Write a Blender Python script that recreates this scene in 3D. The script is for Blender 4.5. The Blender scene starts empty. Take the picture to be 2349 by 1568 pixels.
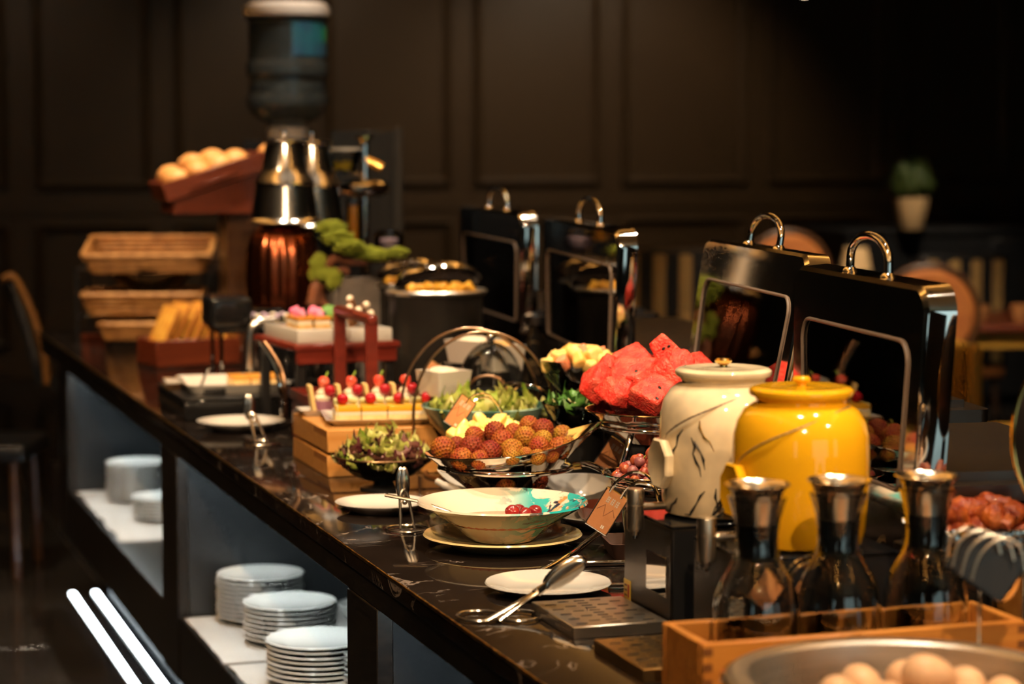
import bpy, bmesh, math, random
from mathutils import Vector, Matrix, noise as mnoise
from mathutils.bvhtree import BVHTree
random.seed(7)
PI = math.pi
R = math.radians
sc = bpy.context.scene
COL = sc.collection
# ------------------------------------------------------------------ camera
FPX, CX, CY, ZC = 5300.0, 1174.5, 784.0, 1.56
YAW = R(18.0)
PIT = math.atan((784 - 310) / FPX)
FW = Vector((math.sin(YAW) * math.cos(PIT), math.cos(YAW) * math.cos(PIT), -math.sin(PIT)))
RT = Vector((math.cos(YAW), -math.sin(YAW), 0))
UP = RT.cross(FW)
CAMP = Vector((0, 0, ZC))
cd = bpy.data.cameras.new('camera')
cam = bpy.data.objects.new('camera', cd)
COL.objects.link(cam)
cam.matrix_world = Matrix(((RT.x, UP.x, -FW.x, 0), (RT.y, UP.y, -FW.y, 0), (RT.z, UP.z, -FW.z, ZC), (0, 0, 0, 1)))
cd.sensor_width = 36.0
cd.lens = FPX / 2349 * 36.0
cd.clip_end = 60
cd.dof.use_dof = True
cd.dof.focus_distance = 3.6
cd.dof.aperture_fstop = 3.4
cd.dof.aperture_blades = 0
sc.camera = cam
# ------------------------------------------------------------------ world, exposure, renderer quality
w = bpy.data.worlds.new('room_air')
w.use_nodes = True
w.node_tree.nodes['Background'].inputs[0].default_value = (0.9, 0.75, 0.6, 1)
w.node_tree.nodes['Background'].inputs[1].default_value = 0.004
sc.world = w
sc.view_settings.view_transform = 'Standard'
sc.view_settings.look = 'None'
sc.view_settings.gamma = 1
sc.view_settings.exposure = 0.28
sc.view_settings.use_curve_mapping = False
cy = sc.cycles
cy.use_denoising = True
cy.use_adaptive_sampling = True
cy.adaptive_threshold = 0.09
cy.adaptive_min_samples = 12
cy.max_bounces = 7
cy.diffuse_bounces = 2
cy.glossy_bounces = 4
cy.transmission_bounces = 6
cy.transparent_max_bounces = 10
cy.caustics_reflective = False
cy.caustics_refractive = False
cy.sample_clamp_indirect = 4.0
# ceiling spots over the counter: (x, y, aim x, aim y, watts, cone degrees)
ZCEIL = 3.3
SPOTS = [(1.00, 2.2, 1.15, 2.5, 62, 46), (1.75, 2.3, 1.5, 2.7, 50, 46),
         (1.05, 3.3, 1.15, 3.6, 66, 44), (1.80, 3.4, 1.5, 3.5, 66, 44),
         (1.05, 4.4, 1.15, 4.5, 80, 44), (1.85, 4.5, 1.6, 4.6, 55, 44),
         (1.10, 5.5, 1.25, 5.7, 84, 42), (1.90, 5.5, 1.6, 5.9, 74, 42),
         (1.10, 6.5, 1.20, 7.0, 110, 40), (1.80, 6.6, 1.5, 7.0, 80, 40)]
WARM = (1.0, 0.80, 0.56)
WARMA = (1.0, 0.66, 0.36)
# spots over the guest aisle, washing the counter from the front
AISLE = [(-0.25, 0.3, 1.15, 2.7, 190, 40), (0.15, -0.6, 1.3, 3.4, 230, 36), (-0.45, 2.2, 1.15, 4.4, 190, 40), (-0.45, 4.0, 1.2, 6.2, 230, 40), (0.5, 0.6, 1.5, 5.6, 230, 30), (2.6, 0.4, 1.6, 3.0, 150, 40), (3.2, 4.2, 1.7, 5.2, 120, 40)]
ROOMSPOTS = [(4.0, 8.4, 4.55, 10.1, 150, 44), (3.9, 6.7, 4.55, 8.5, 170, 44), (5.6, 9.8, 5.9, 11.6, 130, 40),
             (3.6, 13.2, 3.9, 15.1, 27, 90), (5.7, 13.2, 5.5, 15.1, 42, 90), (0.2, 7.0, 0.75, 8.2, 60, 44), (1.4, 13.2, 1.4, 15.1, 11, 90)]


# ------------------------------------------------------------------ helpers
def S(px, py, z=0.9):
    r = FW + RT * ((px - CX) / FPX) - UP * ((py - CY) / FPX)
    return CAMP + r * ((z - ZC) / r.z)


def D(px, py, d):
    return CAMP + (FW + RT * ((px - CX) / FPX) - UP * ((py - CY) / FPX)) * d


def flat(v, z):
    return Vector((v.x, v.y, z))


def mesh(geo, smooth=True, ang=38):
    if isinstance(geo, bpy.types.Mesh):
        return geo
    me = bpy.data.meshes.new('shape')
    me.from_pydata([tuple(v) for v in geo[0]], [], geo[1])
    me.update()
    if smooth:
        me.shade_smooth()
        me.set_sharp_from_angle(angle=R(ang))
    return me


def obj(name, geo, m, parent=None, loc=(0, 0, 0), rot=(0, 0, 0), scale=None, smooth=True, ang=38):
    me = mesh(geo, smooth, ang)
    if m is not None and not me.materials:
        me.materials.append(m)
    o = bpy.data.objects.new(name, me)
    if m is not None and me.materials[0] is not m:
        o.material_slots[0].link = 'OBJECT'
        o.material_slots[0].material = m
    COL.objects.link(o)
    o.parent = parent
    o.location = loc
    o.rotation_euler = rot
    if scale is not None:
        o.scale = scale if not isinstance(scale, (int, float)) else (scale,) * 3
    return o


def tag(o, label, cat, group=None, kind=None):
    o['label'] = label
    o['category'] = cat
    if group:
        o['group'] = group
    if kind:
        o['kind'] = kind
    return o


def thing(name, label, cat, loc=(0, 0, 0), rz=0, group=None, rot=None):
    o = bpy.data.objects.new(name, None)
    o.empty_display_size = 0.05
    COL.objects.link(o)
    o.location = loc
    o.rotation_euler = rot if rot else (0, 0, rz)
    return tag(o, label, cat, group)


def struct(name, geo, m, loc=(0, 0, 0), rot=(0, 0, 0), smooth=False):
    o = obj(name, geo, m, None, loc, rot, smooth=smooth)
    o['kind'] = 'structure'
    return o


def dup(root, loc, rot, label=None):
    r = root.copy()
    COL.objects.link(r)
    r.location = loc
    r.rotation_euler = rot
    if label:
        r['label'] = label
    for ch in list(root.children):
        c = ch.copy()
        COL.objects.link(c)
        c.parent = r
        for g in list(ch.children):
            d = g.copy()
            COL.objects.link(d)
            d.parent = c
    return r


def join(*gs):
    V, F = [], []
    for v, f in gs:
        n = len(V)
        V += [tuple(a) for a in v]
        F += [tuple(i + n for i in q) for q in f]
    return V, F


def xf(geo, loc=(0, 0, 0), rot=(0, 0, 0), scale=(1, 1, 1)):
    if isinstance(scale, (int, float)):
        scale = (scale,) * 3
    from mathutils import Euler
    M = Matrix.Translation(loc) @ Euler(rot).to_matrix().to_4x4() @ Matrix.Diagonal((*scale, 1))
    return [tuple(M @ Vector(v)) for v in geo[0]], geo[1]


def lathe(prof, n=40, flute=None):
    """prof [(r,z)...] turned about z; r=0 ends close."""
    V, F, rings = [], [], []
    for (r, z) in prof:
        if r < 1e-6:
            rings.append([len(V)])
            V.append((0, 0, z))
        else:
            ids = []
            for i in range(n):
                a = 2 * PI * i / n
                rr = r * (1 + flute(a, z)) if flute else r
                ids.append(len(V))
                V.append((rr * math.cos(a), rr * math.sin(a), z))
            rings.append(ids)
    for A, B in zip(rings, rings[1:]):
        for i in range(n):
            j = (i + 1) % n
            if len(A) == 1 and len(B) == 1:
                continue
            if len(A) == 1:
                F.append((A[0], B[j], B[i]))
            elif len(B) == 1:
                F.append((A[i], A[j], B[0]))
            else:
                F.append((A[i], A[j], B[j], B[i]))
    F = [tuple(reversed(f)) for f in F] if prof[0][1] > prof[-1][1] and False else F
    return V, F


def shell(prof, t=0.003, n=40):
    """open vessel wall of thickness t: outer profile from bottom centre to rim, then back down inside."""
    inner = []
    for i, (r, z) in enumerate(prof):
        a = Vector(prof[max(i - 1, 0)])
        b = Vector(prof[min(i + 1, len(prof) - 1)])
        d = b - a
        d = d.normalized() if d.length > 1e-9 else Vector((1, 0))
        nrm = Vector((-d.y, d.x))
        q = Vector((r, z)) + nrm * t
        inner.append((max(q.x, 0) if r > 1e-6 else 0, q.y))
    return lathe(list(prof) + inner[::-1], n)


def cat(pts, k=6, closed=False):
    P_ = [Vector(p) for p in pts]
    n = len(P_)
    out = []
    rng = range(n) if closed else range(n - 1)
    for i in rng:
        p0 = P_[(i - 1) % n] if closed or i > 0 else P_[0]
        p1 = P_[i]
        p2 = P_[(i + 1) % n]
        p3 = P_[(i + 2) % n] if closed or i + 2 < n else P_[-1]
        for s in range(k):
            t = s / k
            out.append(0.5 * ((2 * p1) + (p2 - p0) * t + (2 * p0 - 5 * p1 + 4 * p2 - p3) * t * t + (3 * p1 - p0 - 3 * p2 + p3) * t ** 3))
    if not closed:
        out.append(P_[-1])
    return out


def tube(pts, r, n=8, closed=False, sx=1.0):
    pts = [Vector(p) for p in pts]
    m = len(pts)
    T = []
    for i in range(m):
        a = pts[(i - 1) % m] if closed or i > 0 else pts[0]
        b = pts[(i + 1) % m] if closed or i < m - 1 else pts[-1]
        T.append((b - a).normalized())
    ref = Vector((0, 0, 1)) if abs(T[0].z) < 0.9 else Vector((1, 0, 0))
    U = T[0].cross(ref).normalized()
    V, F = [], []
    for i in range(m):
        U = (U - T[i] * U.dot(T[i])).normalized()
        W = T[i].cross(U)
        rr = r[i] if isinstance(r, (list, tuple)) else r
        for k in range(n):
            a = 2 * PI * k / n
            V.append(pts[i] + U * (rr * sx * math.cos(a)) + W * (rr * math.sin(a)))
    lim = m if closed else m - 1
    for i in range(lim):
        for k in range(n):
            a, b = i * n + k, i * n + (k + 1) % n
            c, d = ((i + 1) % m) * n + (k + 1) % n, ((i + 1) % m) * n + k
            F.append((a, b, c, d))
    if not closed:
        F.append(tuple(range(n - 1, -1, -1)))
        F.append(tuple((m - 1) * n + k for k in range(n)))
    return V, F


def circle(r, n=40, z=0, ry=None, c=(0, 0)):
    return [(c[0] + r * math.cos(2 * PI * i / n), c[1] + (ry or r) * math.sin(2 * PI * i / n), z) for i in range(n)]


def bmgeo(bm):
    bm.verts.ensure_lookup_table()
    bm.verts.index_update()
    g = ([tuple(v.co) for v in bm.verts], [tuple(v.index for v in f.verts) for f in bm.faces])
    bm.free()
    return g


def box(sx, sy, sz, b=0.0, seg=2, taper=None):
    """box centred in x,y standing on z=0; b = bevel"""
    bm = bmesh.new()
    bmesh.ops.create_cube(bm, size=1)
    for v in bm.verts:
        top = v.co.z > 0
        k = taper if (taper and top) else 1
        v.co = Vector((v.co.x * sx * k, v.co.y * sy * k, (v.co.z + 0.5) * sz))
    if b > 0:
        bmesh.ops.bevel(bm, geom=bm.edges[:], offset=b, segments=seg, affect='EDGES', profile=0.6)
    return bmgeo(bm)


def box2(x0, x1, y0, y1, z0, z1, b=0.0, seg=1):
    return xf(box(x1 - x0, y1 - y0, z1 - z0, b, seg), ((x0 + x1) / 2, (y0 + y1) / 2, z0))


def sph(r=1, u=16, v=10, s=(1, 1, 1)):
    bm = bmesh.new()
    bmesh.ops.create_uvsphere(bm, u_segments=u, v_segments=v, radius=r)
    for q in bm.verts:
        q.co = Vector((q.co.x * s[0], q.co.y * s[1], q.co.z * s[2]))
    return bmgeo(bm)


def ico(r=1, sub=3):
    bm = bmesh.new()
    bmesh.ops.create_icosphere(bm, subdivisions=sub, radius=r)
    return bmgeo(bm)


def rough_up(geo, amp, freq, seed=0):
    out = []
    for v in geo[0]:
        v = Vector(v)
        n = v.normalized() if v.length > 1e-9 else Vector((0, 0, 1))
        k = mnoise.fractal(v * freq + Vector((seed * 7.1, seed * 3.3, seed)), 1.0, 2.0, 3)
        out.append(tuple(v + n * amp * k))
    return out, geo[1]


def rrect(sx, sy, r, k=5):
    out = []
    for cx_, cy_, a0 in ((sx / 2 - r, sy / 2 - r, 0), (-sx / 2 + r, sy / 2 - r, PI / 2), (-sx / 2 + r, -sy / 2 + r, PI), (sx / 2 - r, -sy / 2 + r, 1.5 * PI)):
        for i in range(k + 1):
            a = a0 + PI / 2 * i / k
            out.append((cx_ + r * math.cos(a), cy_ + r * math.sin(a)))
    return out


def loft(loops, cap0=True, cap1=True):
    """loops of equal length 3-d points"""
    V, F = [], []
    n = len(loops[0])
    for L in loops:
        V += [tuple(p) for p in L]
    for i in range(len(loops) - 1):
        for k in range(n):
            F.append((i * n + k, i * n + (k + 1) % n, (i + 1) * n + (k + 1) % n, (i + 1) * n + k))
    if cap0:
        F.append(tuple(range(n - 1, -1, -1)))
    if cap1:
        F.append(tuple((len(loops) - 1) * n + k for k in range(n)))
    return V, F


def rtray(sx, sy, h, r=0.01, t=0.004, flare=0.0):
    """shallow rectangular dish with rounded corners: outer up, rim, inner down, floor"""
    o0 = [(x, y, 0) for x, y in rrect(sx - flare * 2, sy - flare * 2, r)]
    o1 = [(x, y, h) for x, y in rrect(sx, sy, r)]
    i1 = [(x, y, h) for x, y in rrect(sx - 2 * t, sy - 2 * t, max(r - t, .001))]
    i0 = [(x, y, t) for x, y in rrect(sx - flare * 2 - 2 * t, sy - flare * 2 - 2 * t, max(r - t, .001))]
    return loft([o0, o1, i1, i0])


# ------------------------------------------------------------------ materials
def pm(name, c, rough=0.5, metal=0.0, c2=None, ns=6.0, nlo=0.4, nhi=0.65, bump=0.0, bs=60.0, coat=0.0, sss=0.0, trans=0.0, ior=1.45, detail=3.0, stretch=None, spec=None, rvar=0.0):
    m = bpy.data.materials.new(name)
    m.use_nodes = True
    nt = m.node_tree
    b = nt.nodes['Principled BSDF']
    b.inputs['Base Color'].default_value = (*c, 1)
    b.inputs['Roughness'].default_value = rough
    b.inputs['Metallic'].default_value = metal
    b.inputs['IOR'].default_value = ior
    b.inputs['Coat Weight'].default_value = coat
    b.inputs['Coat Roughness'].default_value = 0.06
    b.inputs['Transmission Weight'].default_value = trans
    if spec is not None:
        b.inputs['Specular IOR Level'].default_value = spec
    if sss:
        b.inputs['Subsurface Weight'].default_value = sss
        b.inputs['Subsurface Radius'].default_value = (0.02, 0.012, 0.006)
        b.inputs['Subsurface Scale'].default_value = 0.5
    tc = nt.nodes.new('ShaderNodeTexCoord')
    src = tc.outputs['Object']
    if stretch:
        mp = nt.nodes.new('ShaderNodeMapping')
        mp.inputs['Scale'].default_value = stretch
        nt.links.new(src, mp.inputs['Vector'])
        src = mp.outputs['Vector']
    nz = nt.nodes.new('ShaderNodeTexNoise')
    nz.inputs['Scale'].default_value = ns
    nz.inputs['Detail'].default_value = detail
    nt.links.new(src, nz.inputs['Vector'])
    if c2 is None:
        c2 = tuple(x * 0.88 for x in c)
    rp = nt.nodes.new('ShaderNodeValToRGB')
    rp.color_ramp.elements[0].position = nlo
    rp.color_ramp.elements[1].position = nhi
    rp.color_ramp.elements[0].color = (*c, 1)
    rp.color_ramp.elements[1].color = (*c2, 1)
    nt.links.new(nz.outputs['Fac'], rp.inputs['Fac'])
    nt.links.new(rp.outputs['Color'], b.inputs['Base Color'])
    if rvar:
        mr = nt.nodes.new('ShaderNodeMapRange')
        mr.inputs['To Min'].default_value = max(rough - rvar, 0.01)
        mr.inputs['To Max'].default_value = rough + rvar
        nt.links.new(nz.outputs['Fac'], mr.inputs['Value'])
        nt.links.new(mr.outputs['Result'], b.inputs['Roughness'])
    if bump:
        n2 = nt.nodes.new('ShaderNodeTexNoise')
        n2.inputs['Scale'].default_value = bs
        nt.links.new(src, n2.inputs['Vector'])
        bp = nt.nodes.new('ShaderNodeBump')
        bp.inputs['Strength'].default_value = bump
        bp.inputs['Distance'].default_value = 0.004
        nt.links.new(n2.outputs['Fac'], bp.inputs['Height'])
        nt.links.new(bp.outputs['Normal'], b.inputs['Normal'])
    return m


def emat(name, c, s):
    m = bpy.data.materials.new(name)
    m.use_nodes = True
    nt = m.node_tree
    nt.nodes.remove(nt.nodes['Principled BSDF'])
    e = nt.nodes.new('ShaderNodeEmission')
    e.inputs[0].default_value = (*c, 1)
    e.inputs[1].default_value = s
    nt.links.new(e.outputs[0], nt.nodes['Material Output'].inputs[0])
    return m


def thin_glass(name, tint=(0.92, 0.95, 0.95), rough=0.02, ior=1.5, gain=1.0):
    """thin pane: clear plus Fresnel gloss"""
    m = bpy.data.materials.new(name)
    m.use_nodes = True
    nt = m.node_tree
    nt.nodes.remove(nt.nodes['Principled BSDF'])
    tr = nt.nodes.new('ShaderNodeBsdfTransparent')
    tr.inputs[0].default_value = (*tint, 1)
    gl = nt.nodes.new('ShaderNodeBsdfGlossy')
    gl.inputs['Roughness'].default_value = rough
    gl.inputs[0].default_value = (0.95, 0.95, 0.95, 1)
    fr = nt.nodes.new('ShaderNodeFresnel')
    fr.inputs[0].default_value = ior
    mu = nt.nodes.new('ShaderNodeMath')
    mu.operation = 'MULTIPLY'
    mu.use_clamp = True
    mu.inputs[1].default_value = gain
    mx = nt.nodes.new('ShaderNodeMixShader')
    nt.links.new(fr.outputs[0], mu.inputs[0])
    nt.links.new(mu.outputs[0], mx.inputs[0])
    nt.links.new(tr.outputs[0], mx.inputs[1])
    nt.links.new(gl.outputs[0], mx.inputs[2])
    nt.links.new(mx.outputs[0], nt.nodes['Material Output'].inputs[0])
    return m


def vein_mat(name, base, vein, rough, scale=3.0, width=0.012, amount=0.6, coat=0.0, dist=1.2):
    m = pm(name, base, rough, coat=coat, c2=tuple(x * 1.5 for x in base), ns=scale * 1.5)
    nt = m.node_tree
    b = nt.nodes['Principled BSDF']
    tc = nt.nodes.new('ShaderNodeTexCoord')
    n1 = nt.nodes.new('ShaderNodeTexNoise')
    n1.inputs['Scale'].default_value = scale
    n1.inputs['Detail'].default_value = 6
    n1.inputs['Distortion'].default_value = dist
    nt.links.new(tc.outputs['Object'], n1.inputs['Vector'])
    su = nt.nodes.new('ShaderNodeMath')
    su.operation = 'SUBTRACT'
    su.inputs[1].default_value = 0.5
    ab = nt.nodes.new('ShaderNodeMath')
    ab.operation = 'ABSOLUTE'
    nt.links.new(n1.outputs['Fac'], su.inputs[0])
    nt.links.new(su.outputs[0], ab.inputs[0])
    mr = nt.nodes.new('ShaderNodeMapRange')
    mr.inputs['From Min'].default_value = 0.0
    mr.inputs['From Max'].default_value = width
    mr.inputs['To Min'].default_value = amount
    mr.inputs['To Max'].default_value = 0
    nt.links.new(ab.outputs[0], mr.inputs['Value'])
    n2 = nt.nodes.new('ShaderNodeTexNoise')
    n2.inputs['Scale'].default_value = scale * 2.2
    nt.links.new(tc.outputs['Object'], n2.inputs['Vector'])
    m2 = nt.nodes.new('ShaderNodeMapRange')
    m2.inputs['From Min'].default_value = 0.48
    m2.inputs['From Max'].default_value = 0.62
    nt.links.new(n2.outputs['Fac'], m2.inputs['Value'])
    mu = nt.nodes.new('ShaderNodeMath')
    mu.operation = 'MULTIPLY'
    nt.links.new(mr.outputs[0], mu.inputs[0])
    nt.links.new(m2.outputs[0], mu.inputs[1])
    mix = nt.nodes.new('ShaderNodeMix')
    mix.data_type = 'RGBA'
    old = b.inputs['Base Color'].links[0].from_socket
    nt.links.new(mu.outputs[0], mix.inputs['Factor'])
    nt.links.new(old, mix.inputs['A'])
    mix.inputs['B'].default_value = (*vein, 1)
    nt.links.new(mix.outputs['Result'], b.inputs['Base Color'])
    return m


def wood(name, c, c2, rough=0.35, ax=(1, 14, 14), coat=0.1):
    return pm(name, c, rough, c2=c2, ns=5.0, nlo=0.35, nhi=0.7, stretch=ax, coat=coat, detail=5)


CHROME = pm('chrome', (0.82, 0.8, 0.78), 0.06, 1.0, c2=(0.78, 0.76, 0.74), ns=3, rvar=0.02)
HAMMER = pm('hammered_steel', (0.8, 0.78, 0.74), 0.08, 1.0, bump=0.4, bs=22)
URNCH = pm('soft_chrome', (0.8, 0.78, 0.76), 0.16, 1.0, ns=3)
STEEL = pm('brushed_steel', (0.62, 0.58, 0.52), 0.32, 1.0, ns=4, stretch=(1, 1, 40), rvar=0.06)
PEWTER = pm('satin_aluminium', (0.6, 0.57, 0.53), 0.38, 1.0, ns=8)
GOLD = pm('gold', (0.95, 0.62, 0.2), 0.12, 1.0)
TONGM = pm('polished_tong_steel', (0.85, 0.8, 0.73), 0.2, 1.0, ns=5)
BRONZE = pm('bronze_wire', (0.3, 0.18, 0.11), 0.3, 1.0)
COPPER = pm('copper', (0.36, 0.1, 0.045), 0.24, 1.0, ns=9)
BLACK = pm('black_satin', (0.012, 0.012, 0.013), 0.32, ns=5)
BLACKG = pm('black_gloss', (0.01, 0.01, 0.011), 0.1, ns=5)
DARKST = pm('dark_steel', (0.09, 0.075, 0.068), 0.34, 1.0, ns=4, rvar=0.06)
RUBBER = pm('black_rubber', (0.015, 0.014, 0.013), 0.5)
PORC = pm('white_porcelain', (0.55, 0.525, 0.49), 0.12, c2=(0.52, 0.5, 0.46), ns=3, coat=0.3)
PORCS = pm('stacked_porcelain', (0.8, 0.82, 0.79), 0.14, c2=(0.76, 0.78, 0.75), ns=3, coat=0.3)
CREAMY = pm('cream_glaze_plate', (0.9, 0.74, 0.4), 0.16, c2=(0.86, 0.68, 0.34), ns=7, coat=0.3)
JARW = vein_mat('white_marbled_glaze', (0.76, 0.63, 0.42), (0.05, 0.04, 0.035), 0.1, scale=9.0, width=0.01, amount=0.0, coat=0.4)
JARY = pm('yellow_glaze', (0.95, 0.5, 0.012), 0.1, c2=(0.92, 0.46, 0.01), ns=4, coat=0.5)
WOODB = wood('orange_box_wood', (0.62, 0.26, 0.05), (0.48, 0.17, 0.03))
WOODC = wood('oiled_beech', (0.6, 0.3, 0.09), (0.5, 0.22, 0.05), 0.4, (2, 16, 16))
WOODR = wood('red_lacquer_wood', (0.17, 0.022, 0.012), (0.12, 0.014, 0.008), 0.3)
WOODM = wood('mahogany_wood', (0.17, 0.034, 0.012), (0.11, 0.02, 0.008), 0.35)
WOODD = wood('dark_chair_wood', (0.09, 0.04, 0.015), (0.05, 0.02, 0.01), 0.35)
WICKER = pm('wicker', (0.55, 0.27, 0.08), 0.55, c2=(0.35, 0.15, 0.04), ns=30)
LEATHER = pm('tan_leather', (0.6, 0.26, 0.1), 0.45, c2=(0.52, 0.21, 0.08), ns=14, bump=0.15, bs=150)
INKW = pm('white_print', (0.9, 0.85, 0.75), 0.5)
INKD = pm('brown_print', (0.25, 0.09, 0.05), 0.5)
GLASS = pm('clear_glass', (0.98, 0.98, 0.97), 0.01, trans=1.0, ior=1.62, c2=(0.97, 0.98, 0.97))
PCARB = pm('bottle_plastic', (.62, .7, .74), .04, trans=.95, ior=1.4, c2=(.58, .68, .72))
THIN = thin_glass('thin_glass', (0.93, 0.95, 0.94))
PANE = thin_glass('lid_pane_glass', (0.85, 0.82, 0.78), 0.02, 1.5, 1.1)
SMOKE = thin_glass('smoked_glass', (0.28, 0.34, 0.3), 0.05)
TOPM = vein_mat('dark_emperador_marble', (0.011, 0.0075, 0.006), (0.5, 0.4, 0.34), 0.06, scale=4.5, width=0.01, amount=0.45, dist=1.6)
APRON = pm('black_lacquered_apron', (0.006, 0.005, 0.0045), 0.3, c2=(0.014, 0.011, 0.009), ns=12, stretch=(3, 3, 12))
PARTI = pm('grey_laminate', (0.026, 0.029, 0.032), 0.22, c2=(0.017, 0.02, 0.023), ns=2.5, nlo=0.35, nhi=0.7)
CLOTH = pm('white_linen', (0.52, 0.52, 0.5), 0.85, bump=0.4, bs=220)
WALLM = pm('brown_wall_paint', (0.072, 0.04, 0.0165), 0.45, c2=(0.064, 0.036, 0.0145), ns=0.7)
CEILM = pm('gold_beige_ceiling', (0.5, 0.34, 0.17), 0.6)
TILEM = pm('dark_floor_tile', (0.022, 0.018, 0.016), 0.1, c2=(0.03, 0.025, 0.021), ns=2.2, rvar=0.03)
FLOORM = pm('floor_grout', (0.05, 0.045, 0.04), 0.6)

# ------------------------------------------------------------------ the room
struct('floor', box2(-5, 12, -4, 15.3, -0.12, -0.004), FLOORM)
fl = bpy.data.objects['floor']
TS = 0.62
tile_me = mesh(xf(box(TS - 0.006, TS - 0.006, 0.005, 0.0012, 1)), False)
for i in range(-4, 2):
    for j in range(-8, 17):
        obj('tile', tile_me, TILEM, fl, (0.78 + i * TS, 4.9 + j * TS, -0.005))
for i in range(3, 11):
    for j in range(4, 17):
        obj('tile', tile_me, TILEM, fl, (1.35 + i * TS, 4.9 + j * TS, -0.005))
struct('ceiling', box2(-5, 12, -4, 15.3, ZCEIL, ZCEIL + 0.15), CEILM)
wb = struct('wall_back', box2(-5, 12, 15.1, 15.3, -0.1, ZCEIL + 0.1), WALLM)
struct('wall_left', box2(-5.2, -5, -4, 15.3, -0.1, ZCEIL + 0.1), WALLM)
struct('wall_right', box2(12, 12.2, -4, 15.3, -0.1, ZCEIL + 0.1), WALLM)
struct('wall_front', box2(-5, 12, -4.2, -4, -0.1, ZCEIL + 0.1), WALLM)
# panel mouldings of the back wall: upper and lower raised frames and the chair rail between
EDGES = [-2.4, -1.4, -0.4, 0.6, 1.6, 2.51, 3.52, 4.55, 5.62, 6.73, 7.78, 8.8, 9.8, 10.8, 11.8]
GAPW = 0.17


def picture_frame(x0, x1, z0, z1, t=0.05, dpt=0.045):
    a = [(x0, 0, z0), (x1, 0, z0), (x1, 0, z1), (x0, 0, z1)]
    def off(k, y):
        return [(x0 + k, y, z0 + k), (x1 - k, y, z0 + k), (x1 - k, y, z1 - k), (x0 + k, y, z1 - k)]
    return loft([off(0, 0), off(0, -dpt * .6), off(t * .35, -dpt), off(t * .7, -dpt * .55), off(t, -dpt * .3), off(t, 0)], False, False)


for k in range(len(EDGES) - 1):
    a, b = EDGES[k] + GAPW / 2, EDGES[k + 1] - GAPW / 2
    parts_ = [(a, b)]
    for (u, v) in parts_:
        obj('upper_panel_molding', picture_frame(u, v, 1.22, 3.1), WALLM, wb, (0, 15.1, 0), smooth=False)
        obj('lower_panel_molding', picture_frame(u, v, 0.2, 0.99), WALLM, wb, (0, 15.1, 0), smooth=False)
struct('trim_1', box2(-5, 12, 15.088, 15.1, 1.05, 1.13, .003), WALLM)
struct('baseboard_back', box2(-5, 12, 15.07, 15.1, 0, 0.14, 0.006), WALLM)

# ------------------------------------------------------------------ ceiling spots
LAMPE = emat('lamp_glow', (1.0, 0.78, 0.5), 14)
FIXM = pm('black_fixture', (0.02, 0.02, 0.02), 0.4)
ring_g = lathe([(0.046, 0), (0.062, 0), (0.064, -0.006), (0.058, -0.012), (0.046, -0.004), (0.044, 0.05), (0.0, 0.05)], 24)
disc_g = lathe([(0.0, 0.03), (0.03, 0.03), (0.036, 0.034), (0.0, 0.036)], 20)
ring_me, disc_me = mesh(ring_g), mesh(disc_g)
WHERE = ['above the egg bowl', 'above the wooden bottle box', 'above the marbled bowl', 'above the watermelon bowl', 'above the beech crate', 'above the cheese bowl',
         'above the dessert shooters', 'above the soup kettles', 'above the bread bin', 'above the water bottle',
         'over the tables beyond the counter', 'over the round-backed chairs', 'over the black sideboard', 'in front of the panelled wall', 'by the wall behind the open lids', 'over the curved chair', 'by the far panelled corner',
         'over the aisle beside the photographer', 'over the aisle behind the photographer', 'over the aisle beside the plate shelf', 'over the aisle near the far plates', 'over the aisle at the near end of the counter', 'beyond the near end of the counter', 'beyond the chafing dishes']
for i, (x, y, ax, ay, wt, cone) in enumerate(SPOTS + ROOMSPOTS + AISLE):
    t = thing('ceiling_downlight', 'round black recessed ceiling spotlight ' + WHERE[i], 'ceiling light', (x, y, ZCEIL), 0, 'recessed ceiling spotlights')
    obj('housing', ring_me, FIXM, t)
    obj('lamp', disc_me, LAMPE, t, (0, 0, -0.034))
    ld = bpy.data.lights.new('spot_beam', 'SPOT')
    ld.color = WARM
    ld.energy = wt * (1.55 if i < len(SPOTS) else 2.0 if i < len(SPOTS) + len(ROOMSPOTS) else 1.4)
    if i >= len(SPOTS) + len(ROOMSPOTS):
        ld.color = WARMA
    ld.spot_size = R(cone)
    ld.spot_blend = 0.7
    ld.shadow_soft_size = 0.035
    lo = bpy.data.objects.new('spot_beam', ld)
    COL.objects.link(lo)
    lo.parent = t
    lo.location = (0, 0, -0.02)
    tgt = Vector((ax, ay, 0.95 if i < len(SPOTS) else 0.9))
    lo.rotation_euler = (tgt - Vector((x, y, ZCEIL))).to_track_quat('-Z', 'Y').to_euler()

# warm cove lights shining up at the ceiling along both sides of the counter
COVEG = emat('cove_glow', (1.0, 0.6, 0.2), 26)
for k, (x, y0_, y1_) in enumerate(((-0.1, -1.0, 9.0), (2.9, -1.0, 9.0))):
    t = thing('cove_light', ['long warm cove light under the ceiling over the guest aisle', 'long warm cove light under the ceiling beyond the chafing dishes'][k], 'light strip', (x, 0, ZCEIL - .32), 0, 'ceiling cove lights')
    obj('trough', box2(-.08, .08, y0_, y1_, 0, .05, .004), FIXM, t)
    obj('diffuser', box2(-.05, .05, y0_ + .05, y1_ - .05, .0505, .056), COVEG, t)
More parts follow.
